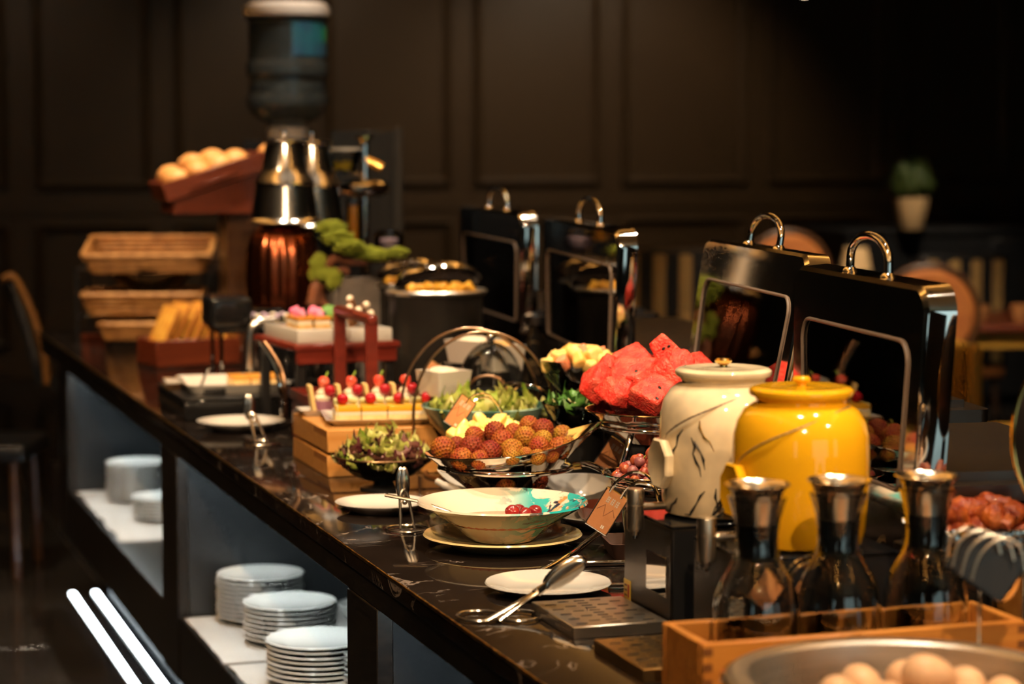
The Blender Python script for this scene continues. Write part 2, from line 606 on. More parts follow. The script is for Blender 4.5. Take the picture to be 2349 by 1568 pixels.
# tall windows in the wall behind the photographer, cool evening light in them
DUSK = emat('dusk_window_glow', (0.58, 0.8, 0.78), 0.9)
for k, (x0, x1, zb_) in enumerate(((0.5, 3.8, .06), (-3.7, -2.7, .7), (5.2, 6.4, .7))):
    wn = struct('window_%d' % (k + 1), picture_frame(x0, x1, zb_, 2.9, .08, -.06), FIXM, (0, -4.0, 0))
    obj('pane', box2(x0 + .05, x1 - .05, -3.998, -3.985, zb_ + .05, 2.85), DUSK, wn, (0, 4.0, 0))
    obj('mullion', box2((x0 + x1) / 2 - .02, (x0 + x1) / 2 + .02, -3.985, -3.95, zb_ + .05, 2.85), FIXM, wn, (0, 4.0, 0))

# hanging lamp whose lower rim shows at the top of the frame
pp = D(1845, -14, 9.0)
t = thing('pendant_lamp', 'small hanging lamp whose glowing rim just enters the top of the frame', 'lamp', pp)
obj('lamp_shade', shell([(0.045, 0.0), (0.06, 0.005), (0.062, 0.05), (0.03, 0.11), (0.012, 0.13)], -0.003, 28), GOLD, t)
obj('bulb', sph(0.03, 14, 8), emat('bulb_glow', (1, 0.75, 0.5), 6), t, (0, 0, 0.018))
obj('cord', tube([(0, 0, 0.12), (0, 0, ZCEIL - pp.z)], 0.004, 6), BLACK, t)

# ------------------------------------------------------------------ counter
XF, XB = 0.885, 2.55
Y0, Y1 = 0.9, 7.9
ct = thing('worktop', 'long dark brown marble worktop with pale veins and a painted glint along its worn edge', 'worktop', (0, 0, 0.87))
obj('slab', box2(XF, XB, Y0, Y1, 0, 0.03, 0.003, 2), TOPM, ct)
obj('edge_glint', box2(XF - .0015, XF + .002, Y0, Y1, .0245, .0302, .001), pm('worn_edge_glint', (.55, .33, .1), .3, 1.0, c2=(.2, .11, .04), ns=18, stretch=(1, 3, 1)), ct)  # added gold strip imitates the light reflected along the chipped front bevel
cb = thing('buffet_cabinet', 'black open-fronted buffet cabinet with a lit lower shelf', 'cabinet', (0, 0, 0))
obj('apron', box2(XF + 0.004, XF + 0.05, Y0, Y1, 0.83, 0.87, 0.002), APRON, cb)
obj('top_rail', box2(XF + 0.05, XB - 0.01, Y0, Y1, 0.845, 0.87), APRON, cb)
for ya, yb in ((1.6, 1.8), (3.41, 3.6), (5.22, 5.43), (7.2, 7.42)):
    obj('post', box2(XF + 0.003, XF + 0.03, ya, yb, 0.305, 0.83, 0.002), APRON, cb)
    obj('partition', box2(XF + 0.03, 1.7, ya + .002, yb - .002, 0.305, 0.845), PARTI, cb)
obj('back_panel', box2(1.7, 1.72, Y0, Y1, 0.0, 0.845), PARTI, cb)
obj('end_panel', box2(XB - 0.03, XB - .01, Y0, Y1, 0.0, 0.845), APRON, cb)
for ya, yb in ((1.8, 3.41), (3.6, 5.22), (5.43, 7.2)):
    obj('shelf', box2(XF + 0.006, 1.7, ya, yb, 0.305, 0.455, 0.002), APRON, cb)
obj('shelf_end', box2(XF + 0.03, 1.7, 7.42, Y1, 0.305, 0.455, 0.002), APRON, cb)
obj('plinth', box2(1.09, 1.68, Y0, Y1 - .05, 0.0, 0.305), PARTI, cb)
LEDM = emat('cool_led', (0.82, 0.94, 1.0), 16)
LEDS = emat('cool_led_shelf', (0.93, 1.0, 0.97), 36)
for k, xx in enumerate((0.975, 1.052)):
    ls = thing('floor_led_strip', ['cool white light strip on the floor along the aisle side of the counter foot', 'cool white light strip on the floor against the counter plinth'][k], 'light strip', (xx, 0, 0.0005), 0, 'floor light strips')
    obj('channel', box2(-0.014, 0.014, 1.0, 7.86, 0.0, 0.004, 0.001), PEWTER, ls)
    obj('diffuser', box2(-0.009, 0.009, 1.0, 7.85, 0.004, 0.009, 0.002), LEDM, ls)
for nm, (ya, yb) in (('far', (5.47, 7.15)), ('middle', (3.65, 5.18)), ('near', (1.85, 3.36))):
    l2 = thing('shelf_led_strip', {'far': 'cool light strip hidden under the worktop above the two far plate stacks', 'middle': 'cool light strip hidden under the worktop above the four plate stacks', 'near': 'cool light strip hidden under the worktop of the empty near bay'}[nm], 'light strip', (0.955, 0, 0.815), 0, 'shelf light strips')
    obj('channel', box2(-0.014, 0.014, ya, yb, 0.006, 0.03), PEWTER, l2)
    obj('diffuser', box2(-0.009, 0.009, ya + .01, yb - .01, 0.0, 0.006), LEDS, l2)

# ------------------------------------------------------------------ plates on the lower shelf
plate_prof = [(0.0, 0.004), (0.05, 0.003), (0.056, 0.0), (0.06, 0.001), (0.066, 0.006), (0.097, 0.0145), (0.1, 0.0165), (0.0985, 0.018), (0.068, 0.0105), (0.06, 0.0075), (0.0, 0.007)]
plate_me = mesh(lathe(plate_prof, 48))
stacks = [((1.061, 5.125), 10, 1.0, 'white dinner plate in the tall stack behind the other near shelf stacks'),
          ((1.077, 4.886), 8, 1.03, 'white dinner plate in the middle stack on the near shelf'),
          ((1.05, 4.50), 8, 1.06, 'white dinner plate in the front stack at the cloth edge of the near shelf'),
          ((1.17, 4.40), 7, 0.92, 'white dinner plate in the stack beside the black post on the near shelf'),
          ((1.068, 6.951), 11, 0.98, 'white dinner plate in the taller stack on the far shelf'),
          ((1.09, 6.58), 6, 0.98, 'white dinner plate in the low stack on the far shelf')]
for si, ((x, y), n, s_, lab) in enumerate(stacks):
    for k in range(n):
        o = obj('dinner_plate', plate_me, PORCS, None, (x + random.uniform(-.0015, .0015), y + random.uniform(-.0015, .0015), 0.4585 + k * 0.0102), (0, 0, random.uniform(0, 6)), s_)
        tag(o, ('topmost ' if k == n - 1 else '') + lab, 'plate', 'plates stacked on the ' + ('near' if si < 4 else 'far') + ' shelf')
o = obj('soup_bowl', shell([(0, 0), (.03, 0), (.033, .006), (.055, .03), (.062, .055)], .003, 32), PORCS, None, (1.27, 4.98, 0.458))
tag(o, 'small white bowl beside the plate stacks on the near shelf', 'bowl')


def cloth(px0, px1, py0, py1, z, nx=14, ny=40, over=0.0, seed=0):
    V, F = [], []
    for j in range(ny + 1):
        for i in range(nx + 1):
            x = px0 + (px1 - px0) * i / nx
            y = py0 + (py1 - py0) * j / ny
            zz = z + 0.0006 + 0.0012 * mnoise.noise(Vector((x * 14, y * 14, seed)))
            if i == 0:
                x += 0.01 * mnoise.noise(Vector((y * 9, 2, seed)))
            V.append((x, y, zz))
    for j in range(ny):
        for i in range(nx):
            a = j * (nx + 1) + i
            F.append((a, a + 1, a + nx + 2, a + nx + 1))
    n = len(V)
    V += [(x, y, zz + 0.0016) for x, y, zz in V[:n]]
    F2 = [tuple(i + n for i in f) for f in F]
    F = [tuple(reversed(f)) for f in F]
    W = nx + 1
    edge = [i for i in range(W)] + [j * W + nx for j in range(1, ny + 1)] + [ny * W + i for i in range(nx - 1, -1, -1)] + [j * W for j in range(ny - 1, 0, -1)]
    side = [(edge[k], edge[(k + 1) % len(edge)], edge[(k + 1) % len(edge)] + n, edge[k] + n) for k in range(len(edge))]
    return V, F + F2 + side


tag(obj('shelf_cloth', cloth(0.9, 1.5, 4.72, 5.2, 0.455, seed=1), CLOTH), 'white linen cloth under the rear plate stacks of the near shelf', 'cloth', 'cloths on the shelves')
tag(obj('shelf_cloth', cloth(0.905, 1.5, 3.9, 4.7, 0.455, seed=4), CLOTH), 'white linen cloth under the front plate stacks of the near shelf', 'cloth', 'cloths on the shelves')
tag(obj('shelf_cloth', cloth(0.91, 1.5, 6.25, 7.18, 0.455, seed=2), CLOTH), 'white linen cloth under the plate stacks of the far shelf', 'cloth', 'cloths on the shelves')

# ------------------------------------------------------------------ foreground: egg pan
ep = Vector((1.122, 2.128, 0.9))
t = thing('egg_pan', 'wide brushed steel pan full of eggs at the front of the counter', 'pan', ep)
t.scale = (1.16, 1.16, 1.02)
obj('body', shell([(0, 0), (.11, 0), (.125, .006), (.138, .05), (.142, .094)], .002, 72), STEEL, t)
obj('rim', lathe([(.139, .094), (.142, .0975), (.150, .099), (.158, .097), (.162, .092), (.159, .088), (.152, .091), (.145, .092), (.139, .094)], 72), PEWTER, t)
obj('rolled_edge', tube(circle(.1615, 72, .0905), .0035, 8, True), CHROME, t)
EGGM = pm('egg_shell', (0.72, 0.46, 0.28), 0.4, c2=(0.64, 0.38, 0.22), ns=5, sss=0.15)
eg = [(math.sin(PI * k / 14) * 0.0215 * (1 - 0.13 * math.cos(PI * k / 14)), -math.cos(PI * k / 14) * 0.028) for k in range(15)]
eg[0] = (0, eg[0][1]); eg[-1] = (0, eg[-1][1])
egg_me = mesh(lathe(eg, 24), ang=180)
egs = []
for ring_, zz in ((0.1, .03), (0.055, .03), (0.0, .03), (0.085, .068), (0.04, .070), (0.0, .098)):
    n = max(1, int(2 * PI * ring_ / 0.052))
    for k in range(n):
        a = 2 * PI * k / n + ring_ * 30
        egs.append((ring_ * math.cos(a), ring_ * math.sin(a), zz))
for (x, y, z) in egs:
    o = obj('egg', egg_me, EGGM, None, ep + Vector((x * 1.1 + .025, y * 1.1 - .006, z)), (random.uniform(.6, 2.4), random.uniform(-.4, .4), random.uniform(0, 6)), random.uniform(.95, 1.05))
    tag(o, 'pale brown egg heaped in the wide steel pan', 'egg', 'eggs in the steel pan')

# ------------------------------------------------------------------ carafes in a finger-jointed box
bx0, bx1, by0, by1 = 0.995, 1.407, 2.366, 2.492
t = thing('carafe_box', 'orange wooden box with finger-jointed corners holding the carafes', 'box', ((bx0 + bx1) / 2, (by0 + by1) / 2, 0.9))
L_, W_ = bx1 - bx0, by1 - by0
obj('front_panel', box2(-L_ / 2, L_ / 2, -W_ / 2, -W_ / 2 + .011, 0, .09, .0015), WOODB, t)
obj('back_panel', box2(-L_ / 2, L_ / 2, W_ / 2 - .011, W_ / 2, 0, .09, .0015), WOODB, t)
for s_ in (-1, 1):
    obj('end_panel', xf(box2(-.0055, .0055, -W_ / 2 + .011, W_ / 2 - .011, 0, .09, .0015), (s_ * (L_ / 2 - .0055), 0, 0)), WOODB, t)
    obj('peg_hole', lathe([(0, 0), (.006, 0), (.006, .002), (0, .002)], 16), pm('pale_plug', (.8, .6, .4), .5) if s_ < 0 else bpy.data.materials['pale_plug'], t, (s_ * (L_ / 2 - .0115), 0, .07), (0, s_ * -PI / 2, 0))
obj('base_panel', box2(-L_ / 2 + .011, L_ / 2 - .011, -W_ / 2 + .011, W_ / 2 - .011, 0.002, .01), WOODB, t)
DJ = pm('dark_end_grain', (.2, .07, .015), .6)
for k in range(5):
    for s_ in (-1, 1):
        obj('finger_joint', box2(-.0057, .0057, -.0006, .0006, 0, .009), DJ, t, (s_ * (L_ / 2 - .0055), -W_ / 2, .004 + k * .018))
car_prof = [(0, .002), (.03, .001), (.042, .002), (.047, .008), (.049, .03), (.0505, .085), (.0502, .105), (.0475, .12), (.041, .136), (.032, .151), (.0262, .164), (.0245, .176), (.0245, .188), (.027, .207), (.032, .225), (.0345, .232)]
FUNM = pm('satin_funnel_steel', (.85, .78, .68), .2, 1.0, ns=5)
car_geo = shell(car_prof, .0032, 48)
car_me = mesh(car_geo)
stop_me = mesh(lathe([(0, .16), (.0205, .162), (.0215, .19), (.0222, .202), (.0222, .205), (0, .205)], 32))
fun_me = mesh(shell([(.0, .2), (.017, .2), (.0222, .202), (.024, .215), (.0275, .232), (.033, .243), (.0385, .2475)], .0012, 40))
WATERM = pm('water', (.97, .98, .98), 0.0, trans=1.0, ior=1.33, c2=(.96, .98, .97))
for px, lab in ((1735, 'glass carafe with steel funnel top standing closest to the black drinks stand'), (1920, 'glass carafe with steel funnel top in the middle of the wooden box'), (2122, 'glass carafe with steel funnel top at the chicken end of the wooden box')):
    q = S(px, 1500, 0.9)
    k = 2.43 / (FW + RT * ((px - CX) / FPX) - UP * ((1400 - CY) / FPX)).y
    q = D(px, 1400, k)
    t = thing('glass_carafe', lab, 'carafe', (q.x, 2.43, 0.911), 0, 'carafes in the wooden box')
    obj('bottle', car_me, GLASS, t)
    obj('stopper', stop_me, RUBBER, t)
    obj('funnel_lid', fun_me, FUNM, t)

# ------------------------------------------------------------------ drinks jars on black stands
def jar(y, glaze, knobm, name, lab, gilt):
    t = thing(name, lab, 'drinks jar', (1.246, y, 1.0435))
    prof = [(0, .002), (.072, 0), (.079, .004), (.083, .02), (.0865, .07), (.0868, .115), (.0855, .14), (.081, .158), (.072, .172), (.062, .1785), (.057, .181), (.0565, .186), (.0, .186)]
    bd = obj('body', lathe(prof, 64), glaze, t)
    lid = obj('lid', lathe([(0, .184), (.058, .184), (.0595, .187), (.065, .19), (.0665, .1935), (.066, .197), (.062, .2), (.055, .201), (.04, .1985), (.012, .201), (0, .2015)], 56), glaze, t)
    obj('knob', lathe([(0, .2), (.006, .2), (.0055, .204), (.011, .2075), (.0118, .2105), (.009, .2135), (0, .2145)], 24), knobm, lid)
    # octagonal badge on the side towards the guests
    oc = [(.033 * math.cos(PI / 8 + PI / 4 * k), .036 * math.sin(PI / 8 + PI / 4 * k)) for k in range(8)]
    bg = loft([[(x * .96, yy * .96, -.004) for x, yy in oc], [(x, yy, 0) for x, yy in oc], [(x, yy, .006) for x, yy in oc], [(x * .93, yy * .93, .0085) for x, yy in oc], [(x * .8, yy * .8, .0075) for x, yy in oc]])
    rz = R(2)
    obj('badge', bg, glaze, t, (-.0905 * math.cos(rz), -.0905 * math.sin(rz), .073), (PI / 2, 0, -PI / 2 + rz), ang=20)
    # silver cord from the badge up round the shoulder to the neck
    pts = []
    for i in range(26):
        f = i / 25
        a = PI + rz + f * 2.35
        z = .105 + .073 * (math.sin(f * PI / 2) ** .8)
        rr = .0885 if z < .14 else .0885 - (max(0, z - .14) / .04) ** 1.5 * .0265
        pts.append((rr * math.cos(a), rr * math.sin(a), z))
    beads = tube(cat(pts, 3), .0011, 6)
    obj('cord', beads, CORDM, t)
    if gilt:
        random.seed(21)
        for k in range(20):
            a = PI + .35 + random.uniform(0, 2.2)
            z0 = random.uniform(.02, .15)
            seg = [(a, z0)]
            dr = random.choice((-1, 1)) * .3
            for q_ in range(5):
                seg.append((seg[-1][0] + dr * random.uniform(-.12, .38), seg[-1][1] - random.uniform(.004, .013)))
            P3 = []
            for (aa, z) in seg:
                z = max(z, .008)
                rr = .0866 if .06 < z < .125 else (.083 + .0035 * min(1, max(0, (z - .02) / .05)) if z <= .06 else .0868 - (z - .125) / .035 * .006)
                P3.append((rr * math.cos(aa), rr * math.sin(aa), z))
            vm = GOLD if k in (4, 9) else INKV
            obj('crackle_vein', tube(P3, [.0006, .002, .001, .0021, .001, .0004], 6), vm, bd)
    # tap
    tp = obj('tap_pipe', tube([(-.08, .012, .012), (-.118, .012, .012)], .0055, 14), TAPM, t)
    tb = obj('tap_body', lathe([(0, -.03), (.004, -.03), (.004, -.024), (.0085, -.024), (.0085, -.022), (.0115, -.021), (.0118, .012), (.0112, .0125), (.0118, .013), (.0118, .032), (.011, .0345), (0, .035)], 28), TAPM, t, (-.123, .012, .003))
    obj('spout', lathe([(0, -.034), (.0032, -.034), (.0038, -.022), (0, -.022)], 12), CHROME, tb)
    return t


TAPM = pm('brushed_tap', (.8, .7, .56), .33, 1.0, ns=4)
CORDM = pm('silver_cord', (.6, .5, .38), .35, .8, ns=400, c2=(.25, .2, .15))
INKV = pm('black_crackle', (.03, .025, .02), .3)


def slotted_tray(t, y, tm_=None):
    # drip tray towards the guests
    g = box2(1.0, 1.134, y - .088, y + .088, 0, .017, .0012)
    tr = obj('drip_tray', g, tm_ or STEEL, t, (-1.2425, -y, 0))
    DS = bpy.data.materials.get('slot_dark') or pm('slot_dark', (.012, .011, .01), .5)
    for i in range(5):
        for j in range(10):
            if (i + j) % 2 == 0 or i == 2:
                obj('slot', SLOT, DS, tr, (1.018 + i * .0235, y - .072 + j * .016, .0172))


SLOT = mesh(loft([[(x, yy, -.0006) for x, yy in rrect(.016, .0042, .002, 3)], [(x, yy, .0003) for x, yy in rrect(.016, .0042, .002, 3)]]), False)


def stand(y, lab, tm_=None):
    t = thing('jar_stand', lab, 'stand', (1.2425, y, 0.9))
    obj('body', box2(-.1025, .1025, -.0875, .0875, 0, .1385, .0015), BLACK, t)
    obj('front_plate', box2(-.1045, -.1026, -.085, .0875, .002, .1385, .0006), DARKST, t)
    obj('top_plate', box2(-.1045, .1025, -.0885, .0885, .1388, .1432, .001), BLACKG, t)
    obj('mirror_window', box2(-.1062, -.1047, -.072, .0, .045, .098, .0004), CHROME, t)
    slotted_tray(t, y, tm_)
    return t


s1 = stand(2.905, 'black metal stand with drip tray under the white jar')
obj('warning_sticker', box2(-.1055, -.1047, .062, .0865, .004, .042), pm('yellow_sticker', (.85, .6, .08), .45, c2=(.8, .55, .07)), s1)
s1s = bpy.data.objects['warning_sticker']
obj('sticker_bar', box2(-.1058, -.1056, .064, .0845, .006, .014), INKV, s1s)
obj('sticker_mark', box2(-.1058, -.1056, .066, .071, .018, .036), pm('red_print', (.6, .03, .02), .5), s1s)
for k in range(3):
    obj('sticker_line', box2(-.1058, -.1056, .074, .0835, .019 + k * .007, .0215 + k * .007), INKD, s1s)
s2 = stand(2.652, 'black metal stand with drip tray under the yellow jar', pm('golden_tray', (.5, .33, .14), .35, 1.0))  # golden-brown metal tone for this drip tray
jar(2.9, JARW, GOLD, 'ceramic_jar', 'white crackle-veined ceramic drinks jar with a gold knob', True)
jar(2.65, JARY, JARY, 'ceramic_jar', 'bright yellow ceramic drinks jar with a matching lid', False)

# ------------------------------------------------------------------ plates and tongs
rim_plate = mesh(lathe([(0.0, 0.004), (0.052, 0.003), (0.056, 0.0), (0.06, 0.0012), (0.064, 0.006), (0.09, 0.0125), (0.0925, 0.0145), (0.091, 0.0165), (0.068, 0.0108), (0.06, 0.0076), (0.0, 0.007)], 64))
flat_plate = mesh(lathe([(0.0, 0.003), (0.05, 0.002), (0.055, 0.0), (0.06, 0.0015), (0.08, 0.0125), (0.0915, 0.019), (0.0925, 0.0205), (0.09, 0.0205), (0.07, 0.013), (0.055, 0.0065), (0.0, 0.006)], 64))


def plate(px, py, dia, me, m, lab):
    p = S(px, py, 0.9)
    return tag(obj('white_plate', me, m, None, (p.x, p.y, 0.9), (0, 0, 0), dia / .185), lab, 'plate')


plate(1257, 1357, .184, rim_plate, PORC, 'white rimmed plate under the scissor tongs nearest the drip tray')
plate(876, 1172, .165, flat_plate, PORC, 'white plate behind the upright tongs next to the marbled bowl')
plate(553, 985, .198, flat_plate, PORC, 'white plate with tongs in front of the black riser')


def loop(a, b, wdt, n=14, lift=0.0):
    """open finger ring from a to b as an oval in the plane spanned by (b-a) and wdt vector"""
    a, b, wdt = Vector(a), Vector(b), Vector(wdt)
    c = (a + b) / 2
    return [c + (b - a) / 2 * math.cos(2 * PI * i / n) + wdt * math.sin(2 * PI * i / n) for i in range(n)]


def scissor_tongs(p_ring, p_tip, lab, width=.03, tip_w=.016, up=0.0):
    """ring handles at p_ring on the table, spoon tips at p_tip"""
    t = thing('serving_tongs', lab, 'tongs', p_ring)
    d = Vector(p_tip) - Vector(p_ring)
    side = d.cross(Vector((0, 0, 1))).normalized()
    L = d.length
    u = d.normalized()
    nrm = side.cross(u).normalized()
    fwd = Vector((-RT.y, RT.x, 0))
    for s_ in (-1, 1):
        c_ = RT * (s_ * .027 - .004)
        h = [c_ + RT * (.03 * math.cos(2 * PI * i / 22)) + fwd * (.034 * math.sin(2 * PI * i / 22)) for i in range(22)]
        a = obj('arm', tube(cat([RT * (s_ * .008 - .012) + fwd * -.03, u * .05 + side * s_ * .004, u * .1 + side * s_ * .004, u * (L * .6) + side * -s_ * .002 + nrm * .002 * s_, u * (L * .75) + side * -s_ * .007], 5), .003, 8, False, 1.5), TONGM, t)
        obj('finger_ring', tube(h, .0024, 8, True), TONGM, a)
        spoon = rough_up(sph(1, 16, 10, (.013, .034, .0035)), 0, 1)
        sp_ = []
        for v in spoon[0]:
            v = Vector(v)
            bend = .006 * (v.y / .034) ** 2
            sp_.append(u * (L * .75 + .03 + v.y) + side * (-s_ * .010 - s_ * (bend * .5 + v.z)) + nrm * v.x * 1.0)
        obj('spoon_tip', (sp_, spoon[1]), TONGM, a)
    obj('pivot', lathe([(0, -.004), (.004, -.004), (.004, .005), (0, .006)], 12), STEEL, t, u * (L * .58), (d.to_track_quat('Y', 'Z').to_euler()))
    return t


scissor_tongs(S(1150, 1412, 0.904), D(1288, 1318, 3.17), 'chrome scissor tongs resting on the plate nearest the drip tray')


def upright_tongs(px, py, zt, lean, lab, ringr=.036):
    p = S(px, py, .9035)
    t = thing('serving_tongs', lab, 'tongs', p)
    for s_ in (-1, 1):
        top = Vector((lean[0], lean[1], zt))
        k = RT * (s_ * .009)
        a = obj('arm', tube(cat([k * 1.3, k * 1.0 + top * .35, k * .7 + top * .62, k * .15 + top * .72], 5), .0028, 8, False, 1.5), TONGM, t)
        g = sph(1, 14, 10, (.0095, .004, .028))
        obj('spoon_tip', [[tuple(Vector(v) + top * .86 + k * .35) for v in g[0]], g[1]], TONGM, a)
    rg = obj('finger_ring', tube([Vector((0, 0, 0)) + RT * (ringr * math.cos(2 * PI * i / 30)) + Vector((RT.y * -1, RT.x, 0)) * (ringr * 1.0 * math.sin(2 * PI * i / 30)) for i in range(30)], .0022, 8, True), TONGM, t)
    obj('pivot', sph(.005, 10, 8), TONGM, t, (lean[0] * .5, lean[1] * .5, zt * .5))
    return t


upright_tongs(935, 1212, .085, (.0, .035), 'chrome tongs propped upright over the plate next to the marbled bowl')
upright_tongs(600, 1015, .085, (-.02, .05), 'chrome tongs propped over the plate in front of the black riser', .04)

# ------------------------------------------------------------------ marbled bowl on a cream plate
mp = S(1153, 1252, .9)
tag(obj('cream_plate', rim_plate, CREAMY, None, (mp.x, mp.y, .9), (0, 0, 0), 1.39), 'glossy cream plate under the turquoise marbled bowl', 'plate')


def marbled():
    m = bpy.data.materials.new('marbled_glaze')
    m.use_nodes = True
    nt = m.node_tree
    b = nt.nodes['Principled BSDF']
    b.inputs['Roughness'].default_value = .1
    b.inputs['Coat Weight'].default_value = .4
    tc = nt.nodes.new('ShaderNodeTexCoord')

    def layer(prev, scale, lo, hi, colr, offs, dist=1.5, mask=None):
        mpn = nt.nodes.new('ShaderNodeMapping')
        mpn.inputs['Location'].default_value = offs
        nt.links.new(tc.outputs['Object'], mpn.inputs['Vector'])
        n = nt.nodes.new('ShaderNodeTexNoise')
        n.inputs['Scale'].default_value = scale
        n.inputs['Distortion'].default_value = dist
        n.inputs['Detail'].default_value = 4
        nt.links.new(mpn.outputs[0], n.inputs['Vector'])
        mr = nt.nodes.new('ShaderNodeMapRange')
        mr.inputs['From Min'].default_value = lo
        mr.inputs['From Max'].default_value = hi
        nt.links.new(n.outputs['Fac'], mr.inputs['Value'])
        f = mr.outputs[0]
        if mask:
            sp = nt.nodes.new('ShaderNodeSeparateXYZ')
            nt.links.new(tc.outputs['Object'], sp.inputs[0])
            m2 = nt.nodes.new('ShaderNodeMapRange')
            m2.inputs['From Min'].default_value = mask[1]
            m2.inputs['From Max'].default_value = mask[2]
            nt.links.new(sp.outputs[mask[0]], m2.inputs['Value'])
            mu = nt.nodes.new('ShaderNodeMath')
            mu.operation = 'MULTIPLY'
            nt.links.new(f, mu.inputs[0])
            nt.links.new(m2.outputs[0], mu.inputs[1])
            f = mu.outputs[0]
        mx = nt.nodes.new('ShaderNodeMix')
        mx.data_type = 'RGBA'
        nt.links.new(f, mx.inputs['Factor'])
        if isinstance(prev, tuple):
            mx.inputs['A'].default_value = (*prev, 1)
        else:
            nt.links.new(prev, mx.inputs['A'])
        mx.inputs['B'].default_value = (*colr, 1)
        return mx.outputs['Result']
    c = layer((.72, .64, .53), 9, .42, .6, (.74, .44, .27), (3, 1, 0), 1.0, ('Z', .034, .012))
    c = layer(c, 8, .53, .57, (.62, .27, .09), (.4, 0.3, 0), 2.5, ('X', .03, .09))
    c = layer(c, 14, .5, .53, (.02, .4, .41), (0, 0, 0), 1.6, ('X', -.015, .05))
    c = layer(c, 19, .56, .6, (.02, .03, .06), (5, 2, 1), 2.0, ('X', -.02, .06))
    nt.links.new(c, b.inputs['Base Color'])
    return m


t = thing('marbled_bowl', 'flared white bowl with turquoise and orange marbling on the cream plate', 'bowl', (mp.x, mp.y, .9105), R(-18))
obj('body', shell([(0, .001), (.045, 0), (.052, .002), (.06, .008), (.085, .03), (.115, .048), (.138, .061)], .0035, 72), marbled(), t)
tag(obj('berry_syrup', lathe([(0, 0), (.08, 0), (.0905, .007), (0, .0075)], 40), pm('pink_syrup', (.6, .18, .12), .08, coat=.4), None, (mp.x, mp.y, .9368)), 'pink fruit syrup pooled in the marbled bowl', 'syrup', None, 'stuff')
BERM = pm('dark_red_berry', (.2, .012, .018), .18, c2=(.3, .02, .02), ns=30, coat=.3)
for k, (px, py, s_) in enumerate(((1176, 1172, 1.15), (1205, 1178, 1), (1228, 1172, 1.05), (1190, 1166, .9))):
    q = S(px, py, .949)
    g = rough_up(ico(.0105 * s_, 3), .002, 60, k)
    tag(obj('red_berry', g, BERM, None, q, (0, 0, k), (1.1, 1, .9)), 'dark red berry floating in the marbled bowl', 'berry', 'berries in the marbled bowl')
a_, b_ = D(885, 1135, 3.78), S(1080, 1190, .945)
t = thing('serving_spoon', 'long steel spoon leaning over the rim of the marbled bowl', 'spoon', b_)
v_ = Vector(a_) - Vector(b_)
obj('handle', tube([v_ * .1, v_ * .3 + Vector((0, 0, .003)), v_ * .6 + Vector((0, 0, .005)), v_], [.002, .0022, .0026, .003], 8, False, 1.6), STEEL, t)
obj('spoon_bowl', sph(1, 16, 10, (.028, .018, .008)), STEEL, t, (0, 0, 0), (0, 0, R(-20)))

# ------------------------------------------------------------------ tiered fruit stand with three steel bowls
def obowl(c, rx, ry, h, base, tilt, lab, rim_up=0.0, n=72):
    """hammered boat bowl: oval flared rim, flat base"""
    levels = [(0.0, 0), (base, 0), (base + (1 - base) * .18, .18 * h), (base + (1 - base) * .5, .5 * h), (base + (1 - base) * .82, .84 * h), (1.0, h)]
    def ringpts(f, z, off=0):
        out = []
        for i in range(n):
            a = 2 * PI * i / n
            e = rim_up * max(0, math.cos(a)) ** 3 * (z / h) ** 2
            dent = 1 + .012 * math.sin(a * 9 + z * 90) * math.sin(z / h * PI)
            out.append(((rx * f * dent - off) * math.cos(a) + e * 1.2, (ry * f * dent - off) * math.sin(a), z + e))
        return out
    loops = [ringpts(f, z) for f, z in levels[1:]]
    inner = [ringpts(f, z + .002, .002) for f, z in levels[1:]][::-1]
    g = loft(loops + inner)
    t = thing('steel_bowl', lab, 'bowl', c, 0, None, (tilt[0], tilt[1], R(-18)))
    obj('body', g, HAMMER, t)
    obj('rim_bead', tube([(x, y, z + .001) for x, y, z in ringpts(1.0, h)], .0016, 6, True), CHROME, t)
    return t


lc = D(1160, 1125, 3.95)
obowl(lc, .133, .118, .072, .42, (0, R(-4)), 'hammered steel bowl heaped with lychees', .03)
wc = D(1515, 1012, 3.95)
obowl(wc, .128, .118, .055, .45, (0, 0), 'hammered steel bowl heaped with watermelon cubes')
gc = D(1508, 1134, 3.72)
obowl(gc, .088, .08, .034, .45, (0, 0), 'small hammered steel bowl filled with grapes')

fs = thing('fruit_stand', 'curved chrome wire stand carrying the lychee, grape and watermelon bowls', 'stand', (wc.x, wc.y, .9))


def loc_(p):
    return Vector(p) - Vector((wc.x, wc.y, .9))


def ringat(c, f, h_, r1, r2):
    cc = loc_(c) + Vector((0, 0, h_))
    return [cc + RT * (r1 * math.cos(2 * PI * i / 44)) + Vector((-RT.y, RT.x, 0)) * (r2 * math.sin(2 * PI * i / 44)) for i in range(44)]


obj('bowl_ring', tube(ringat(lc, 0, .042, .113, .101), .0046, 10, True), CHROME, fs)
obj('bowl_ring', tube(ringat(wc, 0, .028, .103, .095), .0042, 10, True), CHROME, fs)
obj('bowl_ring', tube(ringat(gc, 0, .018, .072, .066), .0036, 10, True), CHROME, fs)
obj('arm', tube(cat([loc_(D(1312, 1068, 3.94)), loc_(D(1345, 1063, 3.93)), loc_(D(1385, 1080, 3.9)), loc_(D(1420, 1110, 3.88)), loc_(D(1440, 1140, 3.87))], 6), .0052, 10), CHROME, fs)
obj('arm_sleeve', tube([loc_(D(1316, 1068, 3.94)), loc_(D(1334, 1066, 3.935))], .0066, 12), GOLD, fs)
obj('post', tube(cat([loc_(D(1462, 955, 3.9)), loc_(D(1450, 990, 3.89)), loc_(D(1436, 1040, 3.88)), loc_(D(1426, 1080, 3.88)), loc_(D(1440, 1140, 3.87))], 6), .0055, 10), CHROME, fs)
